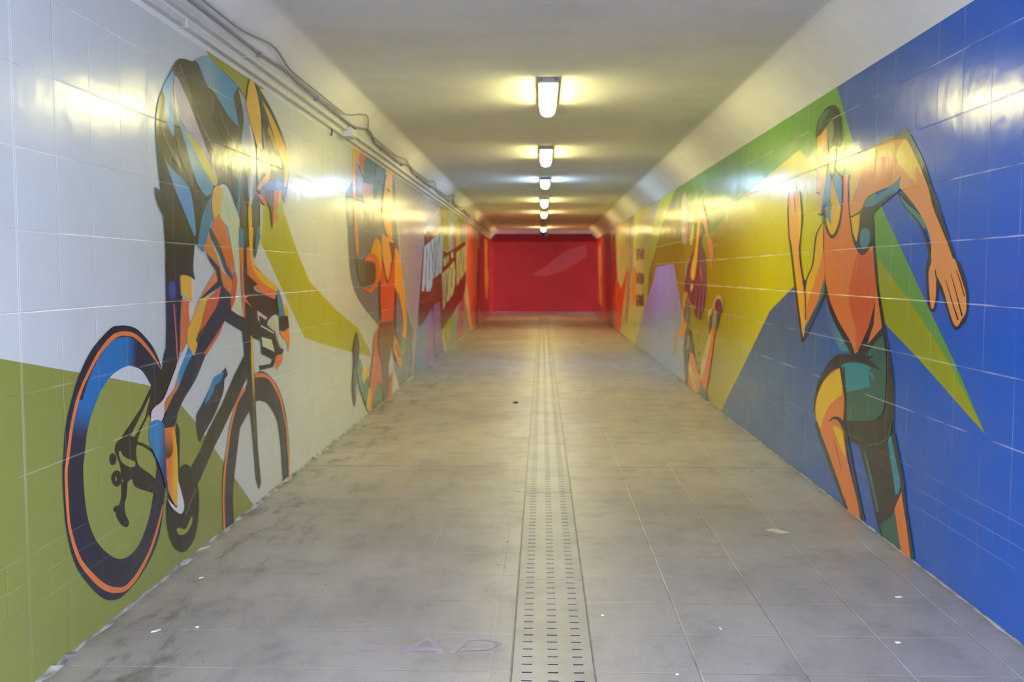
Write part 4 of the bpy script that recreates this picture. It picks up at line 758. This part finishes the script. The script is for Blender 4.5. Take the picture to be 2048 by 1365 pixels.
# cross passage
bm = bmesh.new(); box(bm, -XS, XS, Y2, Y2 + 0.3, 0, ZC)
wall_back = tag(obj('wall_back', bm, M_RED), kind='structure')
bm = bmesh.new(); prism_x(bm, [(Y2, ZW), (Y2, ZC), (Y2 - HB, ZC)], -XS, XS); obj('haunch', bm, plaster('shaded_haunch_red', (0.26, 0.016, 0.02), 0.12, 0.5), wall_back)  # wall red darkened in colour to stand for shade on the slope
bm = bmesh.new()
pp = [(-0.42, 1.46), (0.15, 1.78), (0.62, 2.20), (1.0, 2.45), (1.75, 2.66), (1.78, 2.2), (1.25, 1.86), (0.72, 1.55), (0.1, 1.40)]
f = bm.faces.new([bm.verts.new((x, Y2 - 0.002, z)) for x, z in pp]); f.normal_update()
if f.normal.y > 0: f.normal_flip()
obj('pale_sweep', bm, plaster('pale_red_sweep', (0.58, 0.085, 0.11), 0.1, 0.45), wall_back, recalc=False)  # paler red band across the end wall
for nm, a, b in (('wall_front_left', -XS, XL - 0.3), ('wall_front_right', XR + 0.3, XS)):
    bm = bmesh.new(); box(bm, a, b, Y1 - 0.3, Y1, 0, ZC); tag(obj(nm, bm, M_PINK if a < 0 else M_RED), kind='structure')
# ragged mortar fillet along the foot of the walls
def fillet(name, x, s, k):
    bm = bmesh.new(); rows = []
    y = 2.6
    while y < Y1:
        h = 0.004 + 0.016 * random.random() ** 2 * k; d = 0.005 + 0.030 * random.random() ** 2 * k
        rows.append([bm.verts.new((x - s * 0.01, y, 0)), bm.verts.new((x - s * 0.01, y, h)), bm.verts.new((x + s * 0.004, y, h)), bm.verts.new((x + s * d, y, 0.004)), bm.verts.new((x + s * (d + .002), y, 0))])
        y += 0.02 + 0.05 * random.random() + 0.006 * y
    for a, b in zip(rows, rows[1:]):
        for i in range(4): bm.faces.new((a[i], a[i+1], b[i+1], b[i]))
    tag(obj(name, bm, M_MORTAR), kind='structure')
fillet('baseboard_left', XL, 1, 1.0); fillet('baseboard_right', XR, -1, 0.25)

# background colour fields belong to the walls
for o in paint_parts('bgL', wall_left, 0.0003) + paint_parts('bgR', wall_right, 0.0003): pass

# ================================================================ MURALS
def mural(key, name, label, cat):
    wall, items = ART[key]
    ys = [int(q.split(',')[0]) / 1000 for it in items for q in it[4].split()]
    t = thing(name, label, cat, (XL if wall == 'L' else XR, (min(ys) + max(ys)) / 2, 0))
    paint_parts(key, t, 0.0026)
    return t
mural('cyclist', 'cyclist_mural', 'painted racing cyclist in a helmet bent over a black bicycle on the pale wall', 'mural')
mural('athlete', 'athlete_mural', 'painted figure in a red vest holding a green ball against a blue-grey panel', 'mural')
mural('lettering', 'lettering_mural', 'painted white and cream lettering on a brown splash over coloured stripes', 'mural')
mural('endL', 'figure_panel_mural', 'orange painted panel of slender figures at the far end of the cyclist wall', 'mural')
mural('runner', 'runner_mural', 'painted sprinting runner in orange singlet and green shorts on the blue wall', 'mural')
mural('gymnast', 'gymnast_mural', 'painted leaping figure in a purple leotard on the yellow-olive wall field', 'mural')
mural('wordsR', 'words_mural', 'three short rows of small dark painted writing on the pale yellow-green field', 'mural')
mural('endR', 'dancer_panel_mural', 'orange-red painted panel at the far end of the runner wall', 'mural')

# ================================================================ DRAIN COVERS
def cover_mesh(length):
    bm = bmesh.new()
    xa, xb = DX0 + 0.003, DX1 - 0.003; c = (xa + xb) / 2; x0 = xa - c; x1 = xb - c
    sl = [(-0.1205, -0.0805), (-0.020, 0.020), (0.0785, 0.1185)]
    xs = [x0] + [v for q in sl for v in q] + [x1]
    n = 25; pitch = (length - 0.008) / n
    ys = [0.004]
    for k in range(n):
        m = 0.004 + pitch * (k + 0.5); ys += [m - 0.0085, m + 0.0085]
    ys.append(length - 0.004)
    zb = -0.0035
    T = {}; B = {}
    for i, x in enumerate(xs):
        for j, y in enumerate(ys):
            T[i, j] = bm.verts.new((x, y, 0)); B[i, j] = bm.verts.new((x, y, zb))
    hole = lambda i, j: 0 <= i < len(xs)-1 and 0 <= j < len(ys)-1 and i % 2 == 1 and j % 2 == 1
    solid = lambda i, j: 0 <= i < len(xs)-1 and 0 <= j < len(ys)-1 and not hole(i, j)
    for i in range(len(xs)-1):
        for j in range(len(ys)-1):
            if hole(i, j): continue
            bm.faces.new((T[i, j], T[i+1, j], T[i+1, j+1], T[i, j+1])); bm.faces.new((B[i, j], B[i, j+1], B[i+1, j+1], B[i+1, j]))
            if not solid(i-1, j): bm.faces.new((T[i, j], T[i, j+1], B[i, j+1], B[i, j]))
            if not solid(i+1, j): bm.faces.new((T[i+1, j+1], T[i+1, j], B[i+1, j], B[i+1, j+1]))
            if not solid(i, j-1): bm.faces.new((T[i+1, j], T[i, j], B[i, j], B[i+1, j]))
            if not solid(i, j+1): bm.faces.new((T[i, j+1], T[i+1, j+1], B[i+1, j+1], B[i, j+1]))
    return bm
ORD = ['nearest', 'second', 'third', 'fourth', 'fifth', 'sixth', 'seventh', 'eighth', 'ninth', 'tenth', 'eleventh', 'twelfth', 'thirteenth', 'fourteenth', 'fifteenth', 'sixteenth']
LC = 1.961
proto = obj('drain_cover', cover_mesh(LC), M_STEEL)
for k in range(16):
    o = proto if k == 0 else proto.copy()
    if k: C.objects.link(o)
    o.location = ((DX0 + DX1) / 2, 4.808 - LC + LC * k, -0.002)
    lab = 'slotted grey drain cover nearest the viewer at the foot of the floor' if k == 0 else '%s slotted grey drain cover counting away along the floor channel' % ORD[k]
    tag(o, lab, 'drain cover', 'slotted covers of the floor drain')

# ================================================================ CEILING LAMPS
def lamp(y, mat, label, length=1.22, lit=True):
    cx = 0.048
    t = thing('ceiling_lamp', label, 'lamp', (cx, y + length / 2, ZC), 'batten lamps along the ceiling')
    bm = bmesh.new(); box(bm, cx - 0.05, cx + 0.05, y + 0.01, y + length - 0.01, ZC - 0.03, ZC - 0.001, 0.004); box(bm, cx - 0.082, cx + 0.082, y - 0.006, y + length + 0.006, ZC - 0.044, ZC - 0.028, 0.004); obj('housing', bm, M_HOUSING, t)
    bm = bmesh.new(); zt = ZC - 0.044
    prof = [(cx - 0.064, zt), (cx - 0.066, zt - 0.028)] + [(cx - 0.062 * math.cos(a), zt - 0.034 - 0.042 * math.sin(a)) for a in [math.pi * k / 10 for k in range(11)]] + [(cx + 0.066, zt - 0.028), (cx + 0.064, zt)]
    prism(bm, prof, y + 0.02, y + length - 0.02); obj('diffuser', bm, mat, t)
    end = M_END_OFF if not lit else (M_END_COOL if mat is M_COOL else M_END_WARM)
    for e in (y, y + length - 0.02):
        bm = bmesh.new(); prism(bm, prof, e, e + 0.02); obj('end_cap', bm, end, t)
    for e in (y + 0.2, y + length - 0.25):
        for sx in (-1, 1):
            bm = bmesh.new(); box(bm, cx + sx * 0.0735 - 0.004, cx + sx * 0.0735 + 0.004, e, e + 0.03, zt - 0.018, zt, 0.001); obj('clip', bm, M_HOUSING, t)
    return t
lamp(7.93, M_WARM, 'largest warm lit batten lamp on the ceiling, nearest in view')
lamp(12.14, M_WARM, 'second warm lit batten lamp on the ceiling counting away')
lamp(16.05, M_COOL, 'small bluish-white lit batten lamp, the only cool one on the ceiling', length=0.8)
lamp(20.40, M_WARM, 'warm lit batten lamp just beyond the bluish-white one')
lamp(24.50, M_AMBER, 'warm lit batten lamp between the bluish one and the unlit one')
lamp(28.75, M_OFF, 'unlit dark batten lamp near the far end of the ceiling', lit=False)
lamp(32.75, M_AMBER, 'farthest warm lit batten lamp just before the red wall')
t = thing('camera_dome', 'small dark dome fitting hanging in front of the red wall top', 'dome', (0.06, 37.2, ZC))
bm = bmesh.new(); bmesh.ops.create_cone(bm, segments=20, radius1=0.14, radius2=0.14, depth=0.08, cap_ends=True)
bmesh.ops.translate(bm, verts=bm.verts, vec=(0.06, 37.2, ZC - 0.04)); obj('base', bm, M_DARK, t)
bm = bmesh.new(); bmesh.ops.create_uvsphere(bm, u_segments=20, v_segments=12, radius=0.12)
bmesh.ops.translate(bm, verts=bm.verts, vec=(0.06, 37.2, ZC - 0.10)); obj('dome', bm, M_DARK, t, smooth=True)

# ================================================================ CABLE TRUNKING
t = thing('cable_trunking', 'lower white plastic cable trunking along the top of the cyclist wall', 'cable trunking', (XL, 16, ZW), 'white trunkings on the wall top')
bm = bmesh.new(); prism(bm, [(-1.861, 2.783), (-1.825, 2.783), (-1.825, 2.815), (-1.829, 2.815)], 2.2, Y1 - 0.2); obj('channel', bm, M_TRUNK, t)
y = 3.1
while y < 30:
    bm = bmesh.new(); prism(bm, [(-1.864, 2.780), (-1.822, 2.780), (-1.822, 2.818), (-1.826, 2.818)], y, y + 0.03); obj('joint_cover', bm, M_TRUNK, t); y += 2.0
t = thing('cable_trunking', 'upper white plastic cable trunking running just above the other one', 'cable trunking', (XL, 16, ZW + 0.06), 'white trunkings on the wall top')
bm = bmesh.new(); prism(bm, [(-1.817, 2.826), (-1.780, 2.826), (-1.780, 2.856), (-1.787, 2.856)], 2.2, Y1 - 0.2); obj('channel', bm, M_TRUNK, t)
y = 4.0
while y < 30:
    bm = bmesh.new(); prism(bm, [(-1.819, 2.823), (-1.777, 2.823), (-1.777, 2.859), (-1.784, 2.859)], y, y + 0.03); obj('joint_cover', bm, M_TRUNK, t); y += 2.0
t = thing('junction_box', 'small white junction box bridging both cable trunkings', 'junction box', (XL + 0.06, 9.15, 2.82))
bm = bmesh.new(); prism(bm, [(-1.820, 2.772), (-1.745, 2.772), (-1.745, 2.855), (-1.775, 2.855), (-1.775, 2.8215), (-1.820, 2.8215)], 9.05, 9.30); obj('case', bm, M_TRUNK, t)
bm = bmesh.new(); box(bm, -1.745, -1.736, 9.07, 9.28, 2.782, 2.846, 0.003); obj('lid', bm, M_TRUNK, t)
t = thing('cable_hook', 'small dark bent hook hanging below the junction box', 'hook', (XL, 8.7, 2.77))
bm = bmesh.new(); tube(bm, [(XL + 0.03, 8.70, 2.79), (XL + 0.035, 8.70, 2.76), (XL + 0.02, 8.73, 2.735), (XL + 0.012, 8.78, 2.75)], 0.007); obj('wire', bm, M_DARK, t)
def wav(y, ph, amp):
    return amp * max(0, math.sin(y * 2.05 + ph)) ** 3 * (0.6 + 0.4 * math.sin(y * 0.7 + ph))
t = thing('cable', 'thicker grey cable clipped in loose waves above the trunking', 'cable', (XL + 0.12, 16, 2.88), 'loose cables above the trunking')
P = []; y = 2.2
while y < 34:
    d = 0.008 + wav(y, 0.4, 0.05); P.append((XL + 0.115 + d + 0.006, y, 2.868 + d)); y += 0.12
bm = bmesh.new(); tube(bm, P, 0.010); obj('sheath', bm, M_CABLE, t, smooth=True)
y = 4.6
while y < 30:
    bm = bmesh.new(); box(bm, XL + 0.105, XL + 0.14, y, y + 0.02, 2.858, 2.892, 0.003); obj('clip', bm, M_CABLE, t); y += 1.55
t = thing('cable', 'thin grey cable looping along the slope above the thicker one', 'cable', (XL + 0.14, 16, 2.9), 'loose cables above the trunking')
P = []; y = 2.2
while y < 34:
    d = 0.004 + wav(y, 1.5, 0.085); P.append((XL + 0.142 + d + 0.018, y, 2.895 + d)); y += 0.12
bm = bmesh.new(); tube(bm, P, 0.006, 6); obj('sheath', bm, M_CABLE, t, smooth=True)

# ================================================================ LITTER
def scrap(name, x, y, sx, sy, rot, mat, label, cat, h=0.004):
    bm = bmesh.new()
    n = 7; top = []
    for k in range(n):
        a = 2 * math.pi * k / n; r = 0.75 + 0.35 * random.random()
        top.append((math.cos(a) * sx * r, math.sin(a) * sy * r))
    c, s = math.cos(rot), math.sin(rot)
    A = [bm.verts.new((x + a * c - b * s, y + a * s + b * c, 0.0005)) for a, b in top]
    B = [bm.verts.new((x + (a * c - b * s) * .8, y + (a * s + b * c) * .8, h * (0.7 + .3 * random.random()))) for a, b in top]
    bm.faces.new(A[::-1]); bm.faces.new(B)
    for k in range(n): bm.faces.new((A[k], A[(k+1) % n], B[(k+1) % n], B[k]))
    return tag(obj(name, bm, mat), label, cat)
bm = bmesh.new()
q = [(1.325, 5.80), (1.385, 5.825), (1.46, 5.735), (1.40, 5.715)]
A = [bm.verts.new((a, b, 0.0006)) for a, b in q]; B = [bm.verts.new((a, b, 0.0018)) for a, b in q]
bm.faces.new(A[::-1]); bm.faces.new(B)
for k in range(4): bm.faces.new((A[k], A[(k+1) % 4], B[(k+1) % 4], B[k]))
tag(obj('paper_scrap', bm, M_PAPER), 'flat tan paper scrap lying on the floor near the runner', 'paper')
scrap('pebble', -0.307, 11.46, 0.030, 0.035, 0.3, M_BUTT, 'small dark pebble alone on the floor left of the drain', 'pebble', 0.02)
scrap('plaster_crumb', 1.679, 4.591, 0.020, 0.008, 0.1, M_CHIP, 'white oblong plaster crumb beside a dark smudge near the blue wall', 'crumb')
scrap('plaster_crumb', 1.47, 4.013, 0.016, 0.012, 0.4, M_CHIP, 'largest rounded white plaster crumb in front of the blue wall', 'crumb')
scrap('plaster_crumb', 0.768, 4.152, 0.005, 0.022, 0.2, M_CHIP, 'thin sliver of white plaster midway between drain and blue wall', 'crumb')
scrap('plaster_crumb', 0.272, 4.298, 0.008, 0.010, 0.9, M_CHIP, 'tiny white plaster crumb just right of the drain covers', 'crumb')
scrap('plaster_crumb', 0.516, 3.66, 0.009, 0.008, 0.9, M_CHIP, 'tiny white plaster crumb at the bottom edge right of the drain', 'crumb')
scrap('plaster_crumb', -1.48, 4.10, 0.009, 0.009, 0.2, M_CHIP, 'round white plaster crumb on the grey floor left of the pink scrawl', 'crumb')
scrap('plaster_crumb', -1.64, 4.05, 0.028, 0.009, 0.9, M_CHIP, 'flat white plaster flake at the foot of the green wall', 'crumb')
scrap('plaster_crumb', -1.70, 4.78, 0.016, 0.010, 0.9, M_CHIP, 'white plaster crumb by the wall under the painted chain wheel', 'crumb')
# faded pink scrawl on the floor slabs
hz = 0.0004
def floor_stroke(pts, wd):
    P = [Vector((a, b, 0)) for a, b in pts]; l = []; r = []
    for i, p in enumerate(P):
        d = (P[min(i+1, len(P)-1)] - P[max(i-1, 0)]).normalized(); n = Vector((-d.y, d.x, 0)) * wd / 2
        l.append(p + n); r.append(p - n)
    global hz
    hz += 0.0003
    for i in range(len(P)-1):
        f = bm.faces.new([bm.verts.new((v.x, v.y, hz)) for v in (l[i], r[i], r[i+1], l[i+1])])
        f.normal_update()
        if f.normal.z < 0: f.normal_flip()
bm = bmesh.new()
floor_stroke([(-0.66, 3.99), (-0.72, 3.95), (-0.60, 3.90), (-0.68, 3.85), (-0.74, 3.86)], 0.02)
floor_stroke([(-0.56, 3.82), (-0.52, 3.92), (-0.47, 4.0), (-0.43, 3.92), (-0.40, 3.83)], 0.03); floor_stroke([(-0.53, 3.88), (-0.42, 3.88)], 0.04)
floor_stroke([(-0.36, 3.84), (-0.33, 3.92), (-0.31, 3.99), (-0.22, 4.0), (-0.17, 3.95), (-0.22, 3.89), (-0.32, 3.88)], 0.025)
obj('scrawl', bm, M_SCRAWL, floor, recalc=False)
